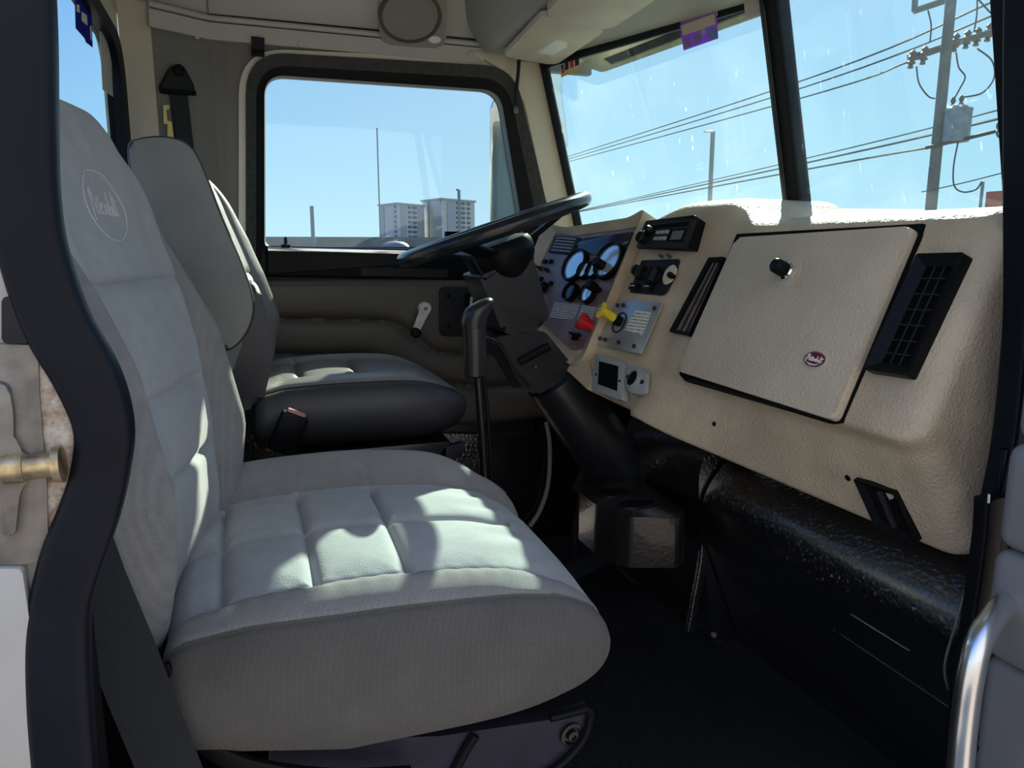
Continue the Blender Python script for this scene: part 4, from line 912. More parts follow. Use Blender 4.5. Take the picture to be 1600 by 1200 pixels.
# ------------------------------------------------------------------ gear lever
YG = 1.62
gl_ = thing('gear_lever', P(757, 800, Y=YG), 'black gear shift lever with a slanted grip beside the steering column', 'gear lever')
bm = BM()
def er(c, a, b, n=28): return [c+V((a*math.cos(2*PI*i/n), b*math.sin(2*PI*i/n), 0)) for i in range(n)]
secs = [(742, 589, .021), (742, 586, .0255), (742, 560, .0262), (741, 515, .0275), (740, 512, .0268)]
add_loft(bm, [er(P(u, v, Y=YG), r, r) for u, v, r in secs]); obj('grip', bm, M['shroud'], gl_, label='lower sleeve of the shift grip')
bm = BM(); rings = []
for (u, v, a, b, tl) in ((740, 512, .0275, .0275, 0), (740, 505, .0285, .0285, 0), (742, 495, .030, .029, .1), (746, 486, .033, .030, .25), (748, 480, .034, .029, .33), (749, 475, .031, .026, .38), (750, 471, .022, .018, .42), (750, 469, .005, .004, .45)):
    c = P(u, v, Y=YG); rings.append([c+V((a*math.cos(2*PI*i/28), b*math.sin(2*PI*i/28), tl*a*math.cos(2*PI*i/28)*.9)) for i in range(28)])
add_loft(bm, rings); obj('shift_knob', bm, M['shroud'], gl_, smooth=60, label='slanted black shift knob')
bm = BM(); add_tube(bm, [P(747, 588, Y=YG), P(752, 660, Y=YG), P(757, 745, Y=YG), V((.60, YG, 0))], .0095, 12); obj('rod', bm, M['black_s'], gl_)
bm = BM(); add_tube(bm, [P(756, 588, Y=YG+.004), P(763, 660, Y=YG+.004), P(768, 745, Y=YG+.004), P(772, 860, Y=YG+.004)], .005, 8); obj('air_line', bm, M['black'], gl_)
# ------------------------------------------------------------------ footwell
def extr(prof, y0, y1, r, n=6):
    q = fillet(prof, r, n); b = BM(); add_loft(b, [[V((x, y, z)) for x, z in q] for y in (y0, y1)]); return b
def extr_n(prof, ys, r, n, fn=None):
    q = fillet(prof, r, n); b = BM(); add_loft(b, [[V((x+(fn(y) if fn else 0), y, z)) for x, z in q] for y in ys]); return b
bm = extr_n([(1.36, .545), (1.19, .538), (1.135, .515), (1.068, .43), (1.075, .33), (1.21, .0), (1.36, .0)], [.81, .82, 1.0, 1.2, 1.4, 1.56, 1.57], [.01, .03, .05, .05, .10, .02, .01], 7)
cov = obj('firewall_cover', bm, M['vinyl_black'], None, smooth=50, label='glossy black padded vinyl cover rolling out under the glove box', cat='firewall cover')
bvc = bvh_of(cov)
def hit(u, v, off=.001):
    h = bvc.ray_cast(CAM, ray(u, v)); return h[0]-ray(u, v).normalized()*off if h[0] else None
def surf_tube(pts, r, name, m, par, n=8, **k):
    b = BM(); q = [hit(u, v) for u, v in pts]; q = [p for p in q if p]
    if len(q) > 1: add_tube(b, q, r, 6); return obj(name, b, m, par, **k)
def seg_(a, b, n=12): return [(a[0]+(b[0]-a[0])*i/n, a[1]+(b[1]-a[1])*i/n) for i in range(n+1)]
surf_tube(seg_((1312, 990), (1484, 1106))+[], .0014, 'seam_edge', M['vinyl_black'], cov)
surf_tube(seg_((1303, 985), (1290, 1150)), .0014, 'seam_edge', M['vinyl_black'], cov)
surf_tube(seg_((1330, 960), (1421, 1017)), .002, 'fold', M['vinyl_black'], cov)
bm = BM(); q = [hit(u, v, .0) for u, v in ((1310, 992), (1480, 1108), (1470, 1240), (1295, 1150))]
# engine cover in the middle with rib
bm = extr_n([(1.36, .64), (1.12, .60), (1.06, .50), (1.07, .38), (1.13, .0), (1.36, .0)], [1.58, 1.59, 1.7, 1.85, 1.97, 1.98], [.01, .03, .05, .05, .02, .01], 6)
eng = obj('engine_cover', bm, M['vinyl_black'], None, smooth=50, label='black vinyl engine cover behind the cup holder', cat='engine cover')
bm = BM(); pp = [P(u, v, Y=1.592) for u, v in ((1127, 716), (1120, 760), (1104, 815), (1097, 880), (1086, 940), (1078, 985))]
add_sweep(bm, spline(pp, 5), fillet([(-.013, -.009), (.013, -.009), (.013, .009), (-.013, .009)], .006, 4), up=(0, 1, 0)); obj('cover_rib', bm, M['vinyl_black'], eng, label='glossy black rib at the edge of the engine cover')
p = P(1115, 992, Y=1.57); bm = BM(); add_lathe(bm, [(0, -.004), (.008, -.004), (.008, .003), (.004, .006), (0, .006)], axis_M(p, (-1, -.3, .2)), 12); obj('cover_screw', bm, M['steel'], eng)
ZC = .385
cp = thing('cup_holder', P(990, 870, Z=.24), 'black moulded double cup holder mounted on the engine cover', 'cup holder')
top_px = ((903, 768), (925, 752), (990, 742), (1074, 800), (1062, 808), (985, 808), (962, 803), (930, 788))
q = [P(u, v, Z=ZC) for u, v in top_px]; qq = [(p.x, p.y) for p in q]
A = sum(qq[i-1][0]*qq[i][1]-qq[i][0]*qq[i-1][1] for i in range(len(qq)))
if A < 0: qq = qq[::-1]
bm = BM(); add_prism(bm, fillet(qq, .012, 5), ZC-.135, ZC, I4, .005, 3); M['cup'] = mat('glossy black plastic', (.018, .015, .014), .24, bump=.3, bscale=90, coat=.3); obj('holder_body', bm, M['cup'], cp, smooth=45)
for (u, v, a, b) in ((958, 770, .052, .040), (996, 788, .058, .034)):
    c = P(u, v, Z=ZC); bm = BM(); add_frame(bm, ell(a, b, 36, c.x, c.y), ell(a-.006, b-.006, 36, c.x, c.y), ZC-.005, ZC+.004); rg = obj('cup_ring', bm, M['black_s'], cp)
    bm = BM(); add_prism(bm, ell(a-.006, b-.006, 36, c.x, c.y), ZC-.004, ZC+.0008); obj('cup_well', bm, M['void'], cp)
# pedals
pd = thing('accelerator_pedal', P(945, 900, Y=2.0), 'dark accelerator pedal on the floor below the cup holder', 'pedal')
a, b = P(870, 905, Y=1.98), P(985, 845, Y=2.02); bm = BM(); add_sweep(bm, [a, b], rrect(.07, .014, .005, 3), up=(-.3, -.3, .9)); obj('pedal_pad', bm, M['dark'], pd)
bm = BM(); add_tube(bm, [P(965, 885, Y=1.98), P(985, 905, Y=1.98), P(1002, 914, Y=1.98)], .008, 8); obj('pedal_pivot', bm, M['dark'], pd)
pd = thing('brake_pedal', P(915, 760, Y=2.12), 'black brake pedal behind the cup holder', 'pedal')
bm = BM(); add_box(bm, P(913, 752, Y=2.12), (.03, .07, .085), rot=Matrix.Rotation(R(25), 3, 'Y'), bev=.008); obj('pedal_pad', bm, M['dark'], pd)
bm = BM(); add_tube(bm, [P(913, 752, Y=2.12), P(898, 830, Y=2.12), P(905, 900, Y=2.12)], .010, 8); obj('pedal_arm', bm, M['dark'], pd)
# floor mat
bm = BM(); add_prism(bm, rrect(.96, .88, .04, 5, .68, 1.26), 0, .010, I4, .003, 2); fm = obj('floor_mat', bm, M['mat_black'], None, label='ribbed black rubber floor mat in front of the near seat', cat='floor mat')
# ------------------------------------------------------------------ near door opening: seals, striker, open door, handle
pathpx = [(12, -420), (18, -200), (22, -60), (27, 60), (33, 200), (40, 300), (52, 390), (88, 500), (138, 590), (163, 665), (158, 735), (140, 800), (115, 867), (97, 933), (91, 1000), (94, 1100), (102, 1210), (106, 1290), (112, 1700)]
wds = [80, 80, 78, 78, 74, 70, 72, 74, 74, 68, 66, 70, 72, 70, 74, 76, 76, 76, 78]
cs = [P(u, v, Y=.715) for u, v in pathpx]; sc = [w/1180*.82 for w in wds]
cs2 = spline(cs, 6); sc2 = [p.x for p in spline([(s, 0, 0) for s in sc], 6)]
bm = BM(); add_sweep(bm, cs2, fillet([(-.5, -.28), (.5, -.28), (.5, .28), (-.5, .28)], .22, 5), up=(0, 1, 0), scale=sc2)
obj('door_seal', bm, M['rubber'], None, label='bulging blue-black rubber seal down the rear edge of the open doorway', cat='door seal', smooth=60)
bm = BM(); pp = [P(u, v, Y=.76) for u, v in ((1610, -420), (1603, -80), (1599, 100), (1598, 320), (1597, 480), (1588, 600), (1576, 700), (1560, 780), (1545, 860), (1533, 940), (1518, 1040), (1504, 1160), (1495, 1280))]
add_sweep(bm, spline(pp, 5), fillet([(-.016, -.02), (.016, -.02), (.016, .02), (-.016, .02)], .008, 4), up=(0, 1, 0)); fs = obj('door_seal', bm, M['rubber'], None, label='black rubber seal down the front edge of the open doorway beside the dashboard', cat='door seal')
bm = BM(); pp = [P(u, v, Y=.745) for u, v in ((1546, 776), (1543, 830), (1534, 900), (1520, 990), (1504, 1080))]
add_sweep(bm, pp, fillet([(-.018, -.012), (.018, -.012), (.018, .012), (-.018, .012)], .005, 3), up=(0, 1, 0)); obj('seal_channel', bm, M['black'], fs)
bm = BM(); pp = [P(u, v, Y=.752) for u, v in ((1580, 700), (1572, 776), (1566, 850), (1556, 920), (1544, 1000), (1530, 1100), (1520, 1220))]
add_sweep(bm, spline(pp, 4), fillet([(-.022, -.005), (.022, -.005), (.022, .005), (-.022, .005)], .003, 3), up=(0, 1, 0)); obj('added_gap_strip', bm, M['rubber'], fs)  # black strip added as the dark gap beside the open door
bm = BM(); add_tube(bm, [P(1546, 771, Y=.735), P(1545, 785, Y=.735)], .004, 8); obj('channel_rivet', bm, M['chrome'], fs)
bm = BM(); pp = [P(u, v, Y=.80) for u, v in ((1516, 895), (1508, 925), (1494, 975), (1480, 1020), (1476, 1050), (1482, 1078))]; add_tube(bm, spline(pp, 5), .0022, 6); obj('edge_wire', bm, M['steel'], fs, label='thin shiny edge wire')
# striker on the jamb
YJ = .715
stk = thing('door_striker', P(60, 730, Y=YJ), 'worn metal door latch striker with a rusty bolt on the left jamb', 'door striker')
def jam(pts, z0, z1, name, m, r=.004, par=stk, **k):
    b = BM(); q = [pxY(u, v, YJ) for u, v in pts]
    A = sum(q[i-1][0]*q[i][1]-q[i][0]*q[i-1][1] for i in range(len(q)))
    if A < 0: q = q[::-1]
    add_prism(b, fillet(q, r, 4), z0, z1, MY(YJ), .002, 2); return obj(name, b, M[m], par, **k)
jb = bpy.data.objects['wall_jamb']; jam(((40, 550), (110, 560), (140, 650), (140, 740), (118, 830), (60, 840)), -.004, .003, 'rust_patch', 'rust', .02, jb)
jam(((-40, 535), (62, 538), (64, 610), (76, 760), (78, 870), (40, 878), (-40, 880)), -.0, .006, 'striker_plate', 'steel')
jam(((-20, 590), (20, 595), (28, 640), (28, 690), (62, 715), (60, 735), (38, 758), (30, 830), (10, 830), (4, 740), (-20, 700)), .006, .014, 'striker_bracket', 'steel', .008)
M['brass'] = mat('rusty brass bolt', (.55, .42, .24), .32, metal=.85, var=.4, vscale=60)
a, b = P(28, 732, Y=.70), P(100, 724, Y=.70); bm = BM(); Mx_ = axis_M(a, b-a, (0, 0, 1)); ln = (b-a).length
add_lathe(bm, [(0, -.01), (.012, -.01), (.012, ln*.15), (.0105, ln*.16), (.0105, ln*.78), (.0155, ln*.79), (.016, ln*.97), (.013, ln), (0, ln)], Mx_, 20); obj('striker_bolt', bm, M['brass'], stk, label='short brass coloured striker bolt')
jam(((8, 462), (52, 466), (55, 535), (8, 535)), .0, .010, 'rubber_block', 'dark', .004)
jam(((-60, 880), (40, 880), (66, 1060), (72, 1240), (-60, 1240)), .0, .012, 'jamb_trim', 'body', .004, None, label='pale painted strip on the lower left door jamb', cat='jamb trim')
# open passenger door
door2 = thing('door_2', (1.0, .5, .2), 'open passenger door with grey upholstery at the right edge', 'truck door'); door2['kind'] = 'structure'
bm = BM(); add_box(bm, (1.035, .24, .62), (.09, .88, 1.05), bev=.03, seg=4); obj('door_shell', bm, M['black'], door2)
M['up_lt'] = mat('grey door vinyl', (.20, .195, .20), .6, bump=.15, bscale=250)
xd = .935
for (z0_, z1_, x_) in ((.80, 1.05, xd+.012), (.655, .80, xd), (.50, .655, xd-.004), (.10, .50, xd+.006)):
    bm = BM(); add_box(bm, (x_+.03, .27, (z0_+z1_)/2), (.075, .84, z1_-z0_), bev=.022, seg=4); obj('upholstery_pad', bm, M['up_lt'], door2)
hd = thing('grab_handle', P(1560, 940, Y=.66), 'polished metal grab handle on the open passenger door', 'grab handle')
pp = [P(u, v, Y=y) for u, v, y in ((1582, 928, .685), (1574, 940, .66), (1552, 966, .635), (1530, 1003, .62), (1517, 1055, .615), (1509, 1110, .615), (1503, 1170, .615), (1500, 1230, .62), (1506, 1275, .64), (1524, 1300, .68))]
bm = BM(); add_tube(bm, spline(pp, 7), .0155, 16); M['handle'] = mat('polished aluminium', (.80, .80, .79), .28, metal=1); obj('handle_tube', bm, M['handle'], hd, smooth=70)
for (u, v) in ((1568, 932), (1536, 1172)):
    p = P(u, v, Y=.675); bm = BM(); add_box(bm, p+V((.008, 0, 0)), (.008, .04, .034), bev=.003); add_lathe(bm, [(0, 0), (.008, 0), (.008, .003), (.005, .006), (0, .006)], axis_M(p+V((.003, 0, 0)), (-1, -.4, 0)), 14); obj('handle_mount', bm, M['chrome'], hd)
# ------------------------------------------------------------------ stickers on the glass
nr = -.014
def on_rear(pts, name, m, lab, x=XR-.012, th=.0012, par=None):
    b = BM(); q = [pxX(u, v, x) for u, v in pts]
    A = sum(q[i-1][0]*q[i][1]-q[i][0]*q[i-1][1] for i in range(len(q)))
    if A < 0: q = q[::-1]
    add_prism(b, q, 0, th, MX(x)); return obj(name, b, M[m], par, label=lab, cat='sticker' if par is None else None)
M['navy'] = film('navy sticker', (.04, .045, .30)); M['sticker_w'] = mat('sticker white', (.62, .62, .60), .5); M['purple'] = film('purple sticker', (.55, .20, .95)); M['violet'] = mat('dull violet print', (.20, .15, .28), .5); M['beige'] = mat('beige sticker', (.50, .44, .36), .6)
M['red_p'] = mat('red print', (.55, .03, .05), .5); M['blue_p'] = mat('blue print', (.12, .22, .40), .5); M['teal_p'] = mat('teal print', (.2, .42, .42), .5); M['yel_p'] = mat('yellow print', (.75, .52, .08), .5); M['blk_p'] = mat('black print', (.02, .02, .02), .5)
s = on_rear(((116, -20), (141, -10), (144, 74), (134, 66), (132, 60), (118, 44)), 'window_sticker', 'navy', 'torn navy blue sticker on the rear window')
on_rear(((127, 18), (135, 24), (136, 40), (127, 32)), 'sticker_print', 'sticker_w', None, XR-.0112, .001, s)
on_rear(((119, 6), (123, 8), (124, 20), (119, 18)), 'sticker_print', 'sticker_w', None, XR-.0112, .001, s)
on_rear(((140, 40), (142, 41), (143, 64), (141, 62)), 'sticker_print', 'sticker_w', None, XR-.0112, .001, s)
M['paper3'] = lines_mat('faded paper sticker', (.50, .48, .43), (.33, .32, .30), 75, 'Z')
on_rear(((155, 48), (172, 62), (176, 151), (160, 140)), 'window_sticker', 'paper3', 'faded beige paper label on the rear window')
WPl = Plane(BC-FW*.004, BC-FW*.004+(BC-BL), TL+(BC-BL)*0-FW*.004) if False else Plane(BL, BC, TL)
if WPl.n.dot(CAM-BL) < 0: WPl = Plane(BC, BL, TCn)
def on_ws(pts, name, m, lab, z0=.004, z1=.0052, par=None):
    b = BM(); q = [WPl.px(u, v, z1) for u, v in pts]
    A = sum(q[i-1][0]*q[i][1]-q[i][0]*q[i-1][1] for i in range(len(q)))
    if A < 0: q = q[::-1]
    add_prism(b, q, z0, z1, WPl.M); return obj(name, b, M[m], par, label=lab, cat='sticker' if par is None else None)
s = on_ws(((1061, 31), (1118, 8), (1122, 60), (1068, 79)), 'windshield_sticker', 'purple', 'purple printed sticker at the top of the windshield near the centre post')
on_ws(((1064, 40), (1116, 21), (1118, 38), (1067, 56)), 'sticker_print', 'beige', None, .0052, .0056, s)
on_ws(((1062, 31), (1117, 9), (1118, 19), (1063, 38)), 'sticker_print', 'violet', None, .0052, .0056, s)
on_ws(((1068, 61), (1077, 58), (1079, 72), (1070, 75)), 'sticker_print', 'violet', None, .0052, .0056, s)
on_ws(((1083, 55), (1094, 51), (1096, 64), (1086, 68)), 'sticker_print', 'violet', None, .0052, .0056, s)
on_ws(((1108, 47), (1112, 43), (1119, 44), (1121, 56), (1112, 63), (1107, 58)), 'sticker_print', 'blue_p', None, .0052, .0056, s)
on_ws(((1094, 47), (1101, 44), (1103, 52), (1096, 55)), 'sticker_print', 'teal_p', None, .0052, .0056, s)
on_ws(((1088, 17), (1091, 15), (1094, 17), (1093, 20), (1089, 21)), 'sticker_dot', 'red_p', None, .0056, .006, s)
on_ws(((1064, 27), (1068, 25), (1071, 28), (1068, 32), (1064, 31)), 'sticker_dot', 'teal_p', None, .0056, .006, s)
s = on_ws(((875, 100), (905, 88), (908, 107), (877, 121)), 'windshield_sticker', 'sticker_w', 'small white sticker with a yellow stripe in the upper left windshield corner')
on_ws(((876, 116), (908, 103), (908, 107), (877, 121)), 'sticker_stripe', 'yel_p', None, .0052, .0056, s)
for k_, (a, b) in enumerate(((882, 888), (890, 896), (898, 904))):
    v0 = 101-(a-882)*.42
    on_ws(((a, v0-2), (b, v0-4.5), (b+.5, v0+7), (a+.5, v0+9.5)), 'sticker_letter', 'red_p' if k_ == 1 else 'blk_p', None, .0052, .0056, s)
on_ws(((876, 102), (880, 100), (881, 107), (877, 109)), 'sticker_letter', 'blk_p', None, .0052, .0056, s); on_ws(((877, 110), (881, 107), (882, 113), (878, 115)), 'sticker_letter', 'red_p', None, .0052, .0056, s)
M['print_y'] = M['yel_p']
s = on_ws(((1162, 1), (1190, -10), (1192, 18), (1165, 29)), 'windshield_sticker', 'paper3', 'faded printed label beside the centre post at the top of the windshield')
s = on_ws(((1102, 10), (1118, 4), (1121, 24), (1112, 28), (1106, 25)), 'windshield_sticker', 'beige', 'pale torn label above the purple sticker')
# ------------------------------------------------------------------ outside, close to the cab
off = WPl.n*-.10
def vis(pts, h): return [WPl.w(*WPl.px(u, v, h), h) for u, v in pts]
ov = [(905, 84), (1200, -42), (1206, 18), (940, 113), (912, 104)]
q = [WPl.px(u, v, -.10) for u, v in ov]; bm = BM()
A = sum(q[i-1][0]*q[i][1]-q[i][0]*q[i-1][1] for i in range(len(q)))
if A < 0: q = q[::-1]
M['visor_y'] = mat('weathered cream visor paint', (.66, .58, .40), .5, var=.25, vscale=14); add_prism(bm, fillet(q, .008, 3), -.115, -.10, WPl.M, .003, 2); ev = obj('exterior_visor', bm, M['visor_y'], None, label='weathered cream exterior sun visor along the top of the windshield', cat='exterior visor')
q = [WPl.px(u, v, -.097) for u, v in ((943, 92), (1205, -12), (1208, 2), (955, 100))]; bm = BM()
A = sum(q[i-1][0]*q[i][1]-q[i][0]*q[i-1][1] for i in range(len(q)))
if A < 0: q = q[::-1]
add_prism(bm, q, -.100, -.097, WPl.M); obj('visor_slot', bm, M['dark'], ev, label='dark band along the visor')
ym = 2.80
mr = thing('side_mirror', P(800, 350, Y=ym), 'driver side mirror with a rounded chrome shell outside the door window', 'side mirror')
def vert_plate(u0, u1, v0, v1, Y0, Y1, th, r):
    a, b = P(u0, v1, Y=Y0), P(u1, v1, Y=Y1); zt_m = P(u0, v0, Y=Y0).z; d = V((b.x-a.x, b.y-a.y, 0)); w = d.length; d.normalize()
    pl = Plane(a, a+d, a+V((0, 0, 1))); 
    return pl, w, zt_m-a.z
pl, w, h = vert_plate(766, 860, 150, 372, 2.78, 2.66, .06, .05)
bm = BM(); add_prism(bm, fillet([(0, 0), (w, 0), (w, h), (0, h)], [.03, .03, .05, .05], 6), -.08, .0, pl.M, .012, 3); obj('mirror_shell', bm, M['chrome'], mr, smooth=50)
bm = BM(); add_prism(bm, fillet([(.012, .02), (w-.012, .02), (w-.012, h-.09), (.012, h-.09)], .012, 4), -.002, .003, pl.M, .001, 1); M['mirror'] = mat('mirror glass', (.42, .45, .45), .25, metal=.9); obj('mirror_glass', bm, M['mirror'], mr)
bm = BM(); pp = [P(u, v, Y=2.75) for u, v in ((868, 98), (866, 140), (876, 190), (884, 230))]
add_sweep(bm, spline(pp, 5), fillet([(-.035, -.02), (.035, -.02), (.035, .02), (-.035, .02)], .018, 4), up=(0, 1, 0), scale=[1.1-.8*i/15 for i in range(16)]); obj('chrome_bracket', bm, M['chrome'], None, label='polished chrome shell outside the upper left windshield corner', cat='bracket')
# ------------------------------------------------------------------ outside, far
GZ = -1.15
M['ground'] = mat('pale concrete yard', (.20, .195, .185), .9, var=.12, vscale=.3)
bm = BM(); add_box(bm, (0, 0, GZ-.1), (3000, 3000, .2)); S('ground', bm, M['ground'], 'pale concrete yard around the truck')
M['far_wall'] = mat('far wall', (.20, .21, .22), .9, var=.2, vscale=.6); M['bld'] = mat('apartment render', (.50, .50, .51), .9); M['bld2'] = mat('apartment grey', (.36, .38, .42), .9); M['win'] = mat('apartment windows', (.10, .13, .17), .3); M['pole'] = mat('galvanised pole', (.20, .23, .25), .5)
M['concrete'] = mat('pole concrete', (.12, .125, .13), .9, var=.15, vscale=6); M['wire'] = mat('cable', (.045, .05, .055), .7); M['trafo'] = mat('transformer paint', (.22, .26, .30), .5, var=.2, vscale=6); M['porc'] = mat('insulator', (.10, .10, .09), .35); M['redroof'] = mat('red roof', (.50, .10, .07), .7)
a, b = PD(395, 371, 60), PD(870, 377, 66); a.z = b.z = 0; bm = BM(); d = (b-a).normalized(); n = V((-d.y, d.x, 0))
h0 = PD(500, 370, 61).z; q = [a, b, b+n*.3, a+n*.3]; add_prism(bm, [(p.x, p.y) for p in q], GZ, h0); obj('boundary_wall', bm, M['far_wall'], None, label='long low grey wall along the horizon behind the driver window', cat='wall')
def building(pxs, vt, d, nm, lab, floors, cols):
    A_, B_, C_ = PD(pxs[0], 380, d*1.05), PD(pxs[1], 380, d), PD(pxs[2], 380, d*1.06)
    for p in (A_, B_, C_): p.z = 0
    D_ = A_+C_-B_; zt = PD(pxs[1], vt, d).z
    t = thing(nm, (B_.x, B_.y, GZ), lab, 'building', 'apartment towers on the horizon')
    bm = BM(); q = [A_, B_, C_, D_]; add_prism(bm, [(p.x, p.y) for p in q], GZ, zt*.97); obj('tower_block', bm, M['bld'], t)
    c = (A_+C_)/2; bm = BM(); add_prism(bm, [tuple((c+(p-c)*1.07).xy) for p in q], zt*.965, zt); obj('roof_slab', bm, M['bld2'], t)
    fl = zt*.97/floors
    for (E, G, cl) in ((A_, B_, cols[0]), (B_, C_, cols[1])):
        dr = G-E; nn = V((dr.y, -dr.x, 0)).normalized()
        if nn.dot(CAM-E) < 0: nn = -nn
        for (f0, f1, kind) in cl:
            if kind == 's':
                bm = BM(); p0, p1 = E+dr*f0, E+dr*f1; add_prism(bm, [tuple(p.xy) for p in (p0, p1, p1+nn*.5, p0+nn*.5)], 0, zt*.93); obj('facade_strip', bm, M['bld2'], t)
            else:
                for k in range(floors):
                    bm = BM(); p0, p1 = E+dr*f0, E+dr*f1; add_prism(bm, [tuple(p.xy) for p in (p0, p1, p1+nn*.6, p0+nn*.6)], fl*(k+.25), fl*(k+.72)); obj('window', bm, M['win'], t)
building((594, 622, 664), 317, 420, 'apartment_building', 'lower apartment tower on the horizon, left of the pair', 9, ([(.05, .3, 's'), (.86, .94, 'w')], [(.12, .3, 's'), (.38, .48, 'w'), (.55, .68, 'w'), (.75, .95, 's')]))
building((661, 691, 742), 310, 440, 'apartment_building', 'taller apartment tower on the horizon, right of the pair', 10, ([(.3, .36, 's')], [(.15, .38, 's'), (.42, .5, 'w'), (.58, .68, 'w'), (.76, .84, 'w')]))
def vpole(u, vt, d, r, vb=None):
    p = PD(u, vt, d); bm = BM(); q = V((p.x, p.y, GZ)); add_tube(bm, [q, p], r, 8); return bm, p
bm, p = vpole(589, 200, 90, .09); obj('radio_mast', bm, M['pole'], None, label='thin tall mast seen through the driver window', cat='mast')
bm, p = vpole(487, 322, 60, .16); obj('fence_post', bm, M['pole'], None, label='short dark post at the left of the driver window', cat='post')
bm, p = vpole(717, 297, 75, .16); add_tube(bm, [p, PD(713, 296, 75)], .12, 8); obj('street_lamp', bm, M['pole'], None, label='street lamp in front of the apartment towers', cat='street lamp')
bm, p = vpole(1114, 205, 34, .10)
sl = obj('street_lamp', bm, M['pole'], None, label='tall street lamp seen through the windshield left of the centre post', cat='street lamp')
bm = BM(); add_box(bm, PD(1107, 206, 34), (.42, .2, .10), rot=Matrix.Rotation(-YAW, 3, 'Z'), bev=.02); obj('lamp_head', bm, M['chrome'], sl)
c = PD(618, 388, 24); bm = BM(); add_lathe(bm, [(.0, GZ-c.z), (.46, GZ-c.z), (.46, .0), (.40, .12), (.25, .2), (0, .23)], Matrix.Translation(c), 24); M['dome'] = mat('grey dome', (.16, .18, .22), .6); obj('storage_tank', bm, M['dome'], None, label='grey domed tank top just above the driver window sill', cat='tank')
# utility pole
dp = 13.0; pb = PD(1456, 310, dp); top = V((pb.x, pb.y, pb.z+4.6))
up_ = thing('utility_pole', (pb.x, pb.y, GZ), 'concrete utility pole with cross arms and a transformer seen through the right windshield pane', 'utility pole')
bm = BM(); add_tube(bm, [V((pb.x, pb.y, GZ)), top], .098, 14, scale=[1.05, .80]); obj('pole_shaft', bm, M['concrete'], up_)
def z_at(v): return PD(1470, v, dp).z
def on_pole(u, v, dd=0): return PD(u, v, dp+dd)
bm = BM(); add_tube(bm, [on_pole(1418, 90, -.1), on_pole(1556, 48, -.5)], .05, 8); arm_ = obj('cross_arm', bm, M['porc'], up_)
for (u, v) in ((1425, 92), (1444, 86), (1493, 66), (1511, 61), (1527, 57), (1545, 50)):
    c = on_pole(u, v, -.3); bm = BM(); add_lathe(bm, [(0, -.16), (.05, -.15), (.03, -.10), (.07, -.07), (.035, -.03), (.07, .02), (.035, .06), (.06, .10), (.02, .15), (0, .16)], axis_M(c, (.25, .1, 1)), 12); obj('insulator', bm, M['porc'], up_)
bm = BM(); add_tube(bm, [on_pole(1428, 17, -.1), on_pole(1485, -2, -.2)], .055, 8); add_tube(bm, [on_pole(1429, 17, -.1), on_pole(1431, -20, -.1)], .05, 8); obj('upper_arm', bm, M['porc'], up_)
c0 = on_pole(1493, 222, -.35); c1 = on_pole(1495, 172, -.35)
bm = BM(); hgt = c1.z-c0.z; add_lathe(bm, [(0, 0), (.195, 0), (.205, .03), (.205, hgt-.04), (.215, hgt-.03), (.215, hgt), (.12, hgt+.05), (0, hgt+.06)], Matrix.Translation(c0), 20); tr = obj('transformer', bm, M['trafo'], up_, label='grey transformer can')
for (u, v) in ((1489, 162), (1502, 159)):
    bm = BM(); add_lathe(bm, [(0, -.1), (.035, -.1), (.045, -.05), (.025, 0), (.045, .05), (.02, .1), (0, .11)], Matrix.Translation(on_pole(u, v, -.35)), 10); obj('bushing', bm, M['porc'], tr)
bm = BM(); add_tube(bm, [on_pole(1446, 231, -.2), on_pole(1500, 219, -.5), on_pole(1556, 205, -.8)], .03, 8); obj('lower_arm', bm, M['wire'], up_)
c = on_pole(1567, 203, -.8)
for k in range(3):
    a_ = k*2*PI/3; bm = BM(); cc = c+RT*(.07*math.cos(a_))+UP*(.07*math.sin(a_)); add_tube(bm, [cc+RT*(.06*math.cos(t*PI/6))+UP*(.06*math.sin(t*PI/6)) for t in range(12)], .018, 6, closed=True); obj('cable_clamp', bm, M['wire'], up_)
def cable(pts, r, lab, nm='power_line', dd=None):
    bm = BM(); add_tube(bm, spline([PD(u, v, d) for u, v, d in pts], 8), r, 6); return obj(nm, bm, M['wire'], None, label=lab, cat='cable', group='overhead cables')
cable(((880, 247, 46), (1239, 131, 22), (1557, 0, 12.5), (1640, -36, 11.5)), .02, 'topmost overhead cable of the upper three across the windshield')
cable(((880, 251, 46), (1239, 142, 22), (1569, 17, 12.5), (1650, -16, 11.5)), .02, 'middle overhead cable of the upper three across the windshield')
cable(((880, 255, 46), (1239, 157, 22), (1424, 95, 14.5), (1571, 43, 12.5), (1650, 14, 11.5)), .02, 'lowest overhead cable of the upper three across the windshield')
cable(((905, 329, 48), (1253, 249, 22), (1571, 169, 12.3), (1650, 148, 11.5)), .016, 'topmost overhead cable of the lower bundle, passing behind the transformer')
cable(((905, 330, 48), (1253, 256, 22), (1571, 183, 12.3), (1650, 164, 11.5)), .024, 'thick overhead cable in the middle of the lower bundle')
cable(((905, 331, 48), (1253, 266, 22), (1453, 230, 13.2)), .024, 'lowest overhead cable of the lower bundle ending at the utility pole')
cable(((1440, 300, 13), (1500, 287, 12.6), (1575, 268, 12.2)), .010, 'faint thin cable low at the right of the utility pole')
def drop(pts, lab):
    bm = BM(); add_tube(bm, spline([PD(u, v, dp-.4) for u, v in pts], 8), .014, 6); return obj('drop_wire', bm, M['wire'], up_)
drop(((1432, 104), (1436, 130), (1450, 150), (1461, 154)), 'thin wire curving down from the left end of the cross arm')
drop(((1494, 82), (1498, 105), (1508, 120), (1500, 138), (1490, 156)), 'short s-curved wire from the cross arm to the transformer')
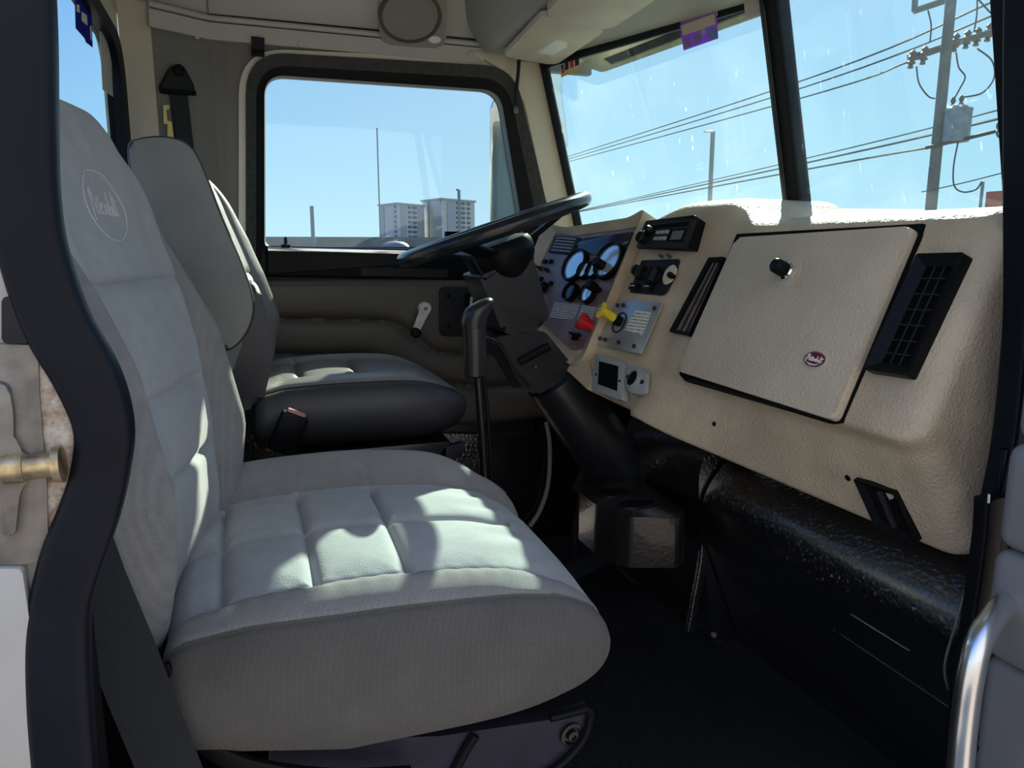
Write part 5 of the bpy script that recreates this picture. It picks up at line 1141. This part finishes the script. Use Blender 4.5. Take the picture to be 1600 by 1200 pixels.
drop(((1527, 76), (1550, 95), (1553, 122), (1535, 145), (1505, 152)), 'wide looping wire from the cross arm to the transformer')
drop(((1497, 222), (1490, 260), (1491, 290), (1505, 300), (1525, 296), (1534, 284)), 'cable looping below the transformer')
drop(((1450, 16), (1455, 40), (1453, 66)), 'short wire hanging from the upper arm left of the pole')
drop(((1525, -5), (1550, 22), (1575, 42)), 'diagonal stay wire at the upper right of the pole')
drop(((1527, 0), (1526, 25), (1522, 50)), 'short wire above the right end of the cross arm')
bm = BM(); p = PD(1578, 298, 40); add_box(bm, V((p.x+.3, p.y, (p.z+GZ)/2)), (1.5, 2, p.z-GZ)); rb_ = obj('shed', bm, M['redroof'], None, label='red roofed building at the right edge of the windshield', cat='building')
bm, p = vpole(1536, 284, 24, .05); obj('standpipe', bm, M['pole'], None, label='short pole with a bent top below the transformer', cat='pole')
# ------------------------------------------------------------------ light
AZ, EL = R(36.5), R(28)
sd = V((math.sin(AZ)*math.cos(EL), math.cos(AZ)*math.cos(EL), math.sin(EL)))
sl_ = bpy.data.lights.new('sun', 'SUN'); sl_.energy = 13.0; sl_.angle = R(.6); sl_.color = (1, .82, .60)
so_ = bpy.data.objects.new('sun', sl_); C.objects.link(so_); so_.rotation_euler = sd.to_track_quat('Z', 'Y').to_euler(); so_.location = (3, 6, 8)
w = bpy.data.worlds.new('sky'); bpy.context.scene.world = w; w.use_nodes = True; nt = w.node_tree; nt.nodes.clear()
out = nt.nodes.new('ShaderNodeOutputWorld'); bg = nt.nodes.new('ShaderNodeBackground'); L(nt, bg.outputs[0], out.inputs[0])
tc = nt.nodes.new('ShaderNodeTexCoord'); sep = nt.nodes.new('ShaderNodeSeparateXYZ'); L(nt, tc.outputs['Generated'], sep.inputs[0])
rp = nt.nodes.new('ShaderNodeValToRGB'); e = rp.color_ramp.elements
e[0].position = 0.0; e[0].color = (.60, .78, .86, 1); e[1].position = .75; e[1].color = (.07, .22, .66, 1)
k = e.new(.10); k.color = (.36, .61, .82, 1); k = e.new(.26); k.color = (.15, .38, .78, 1)
L(nt, sep.outputs['Z'], rp.inputs[0])
dt = nt.nodes.new('ShaderNodeVectorMath'); dt.operation = 'DOT_PRODUCT'; L(nt, tc.outputs['Generated'], dt.inputs[0]); dt.inputs[1].default_value = sd
mr_ = nt.nodes.new('ShaderNodeMapRange'); mr_.inputs[1].default_value = .55; mr_.inputs[2].default_value = 1.0; mr_.inputs[3].default_value = 0; mr_.inputs[4].default_value = .65; L(nt, dt.outputs['Value'], mr_.inputs[0])
mx = nt.nodes.new('ShaderNodeMix'); mx.data_type = 'RGBA'; L(nt, mr_.outputs[0], mx.inputs[0]); L(nt, rp.outputs[0], mx.inputs[6]); mx.inputs[7].default_value = (.72, .80, .84, 1)
# added fill: pale glow over the half of the sky away from the sun
mr2 = nt.nodes.new('ShaderNodeMapRange'); mr2.inputs[1].default_value = -.05; mr2.inputs[2].default_value = -.75; mr2.inputs[3].default_value = 0; mr2.inputs[4].default_value = .85
L(nt, sep.outputs['Y'], mr2.inputs[0])
mx2 = nt.nodes.new('ShaderNodeMix'); mx2.data_type = 'RGBA'; L(nt, mr2.outputs[0], mx2.inputs[0]); L(nt, mx.outputs[2], mx2.inputs[6]); mx2.inputs[7].default_value = (.68, .68, .665, 1)
L(nt, mx2.outputs[2], bg.inputs[0]); bg.inputs[1].default_value = 1.0
sc_ = bpy.context.scene
sc_.view_settings.view_transform = 'Standard'; sc_.view_settings.look = 'None'; sc_.view_settings.gamma = 1; sc_.view_settings.use_curve_mapping = False
sc_.view_settings.exposure = 0.94
sc_.cycles.max_bounces = 10; sc_.cycles.transparent_max_bounces = 12; sc_.cycles.diffuse_bounces = 6; sc_.cycles.use_denoising = True
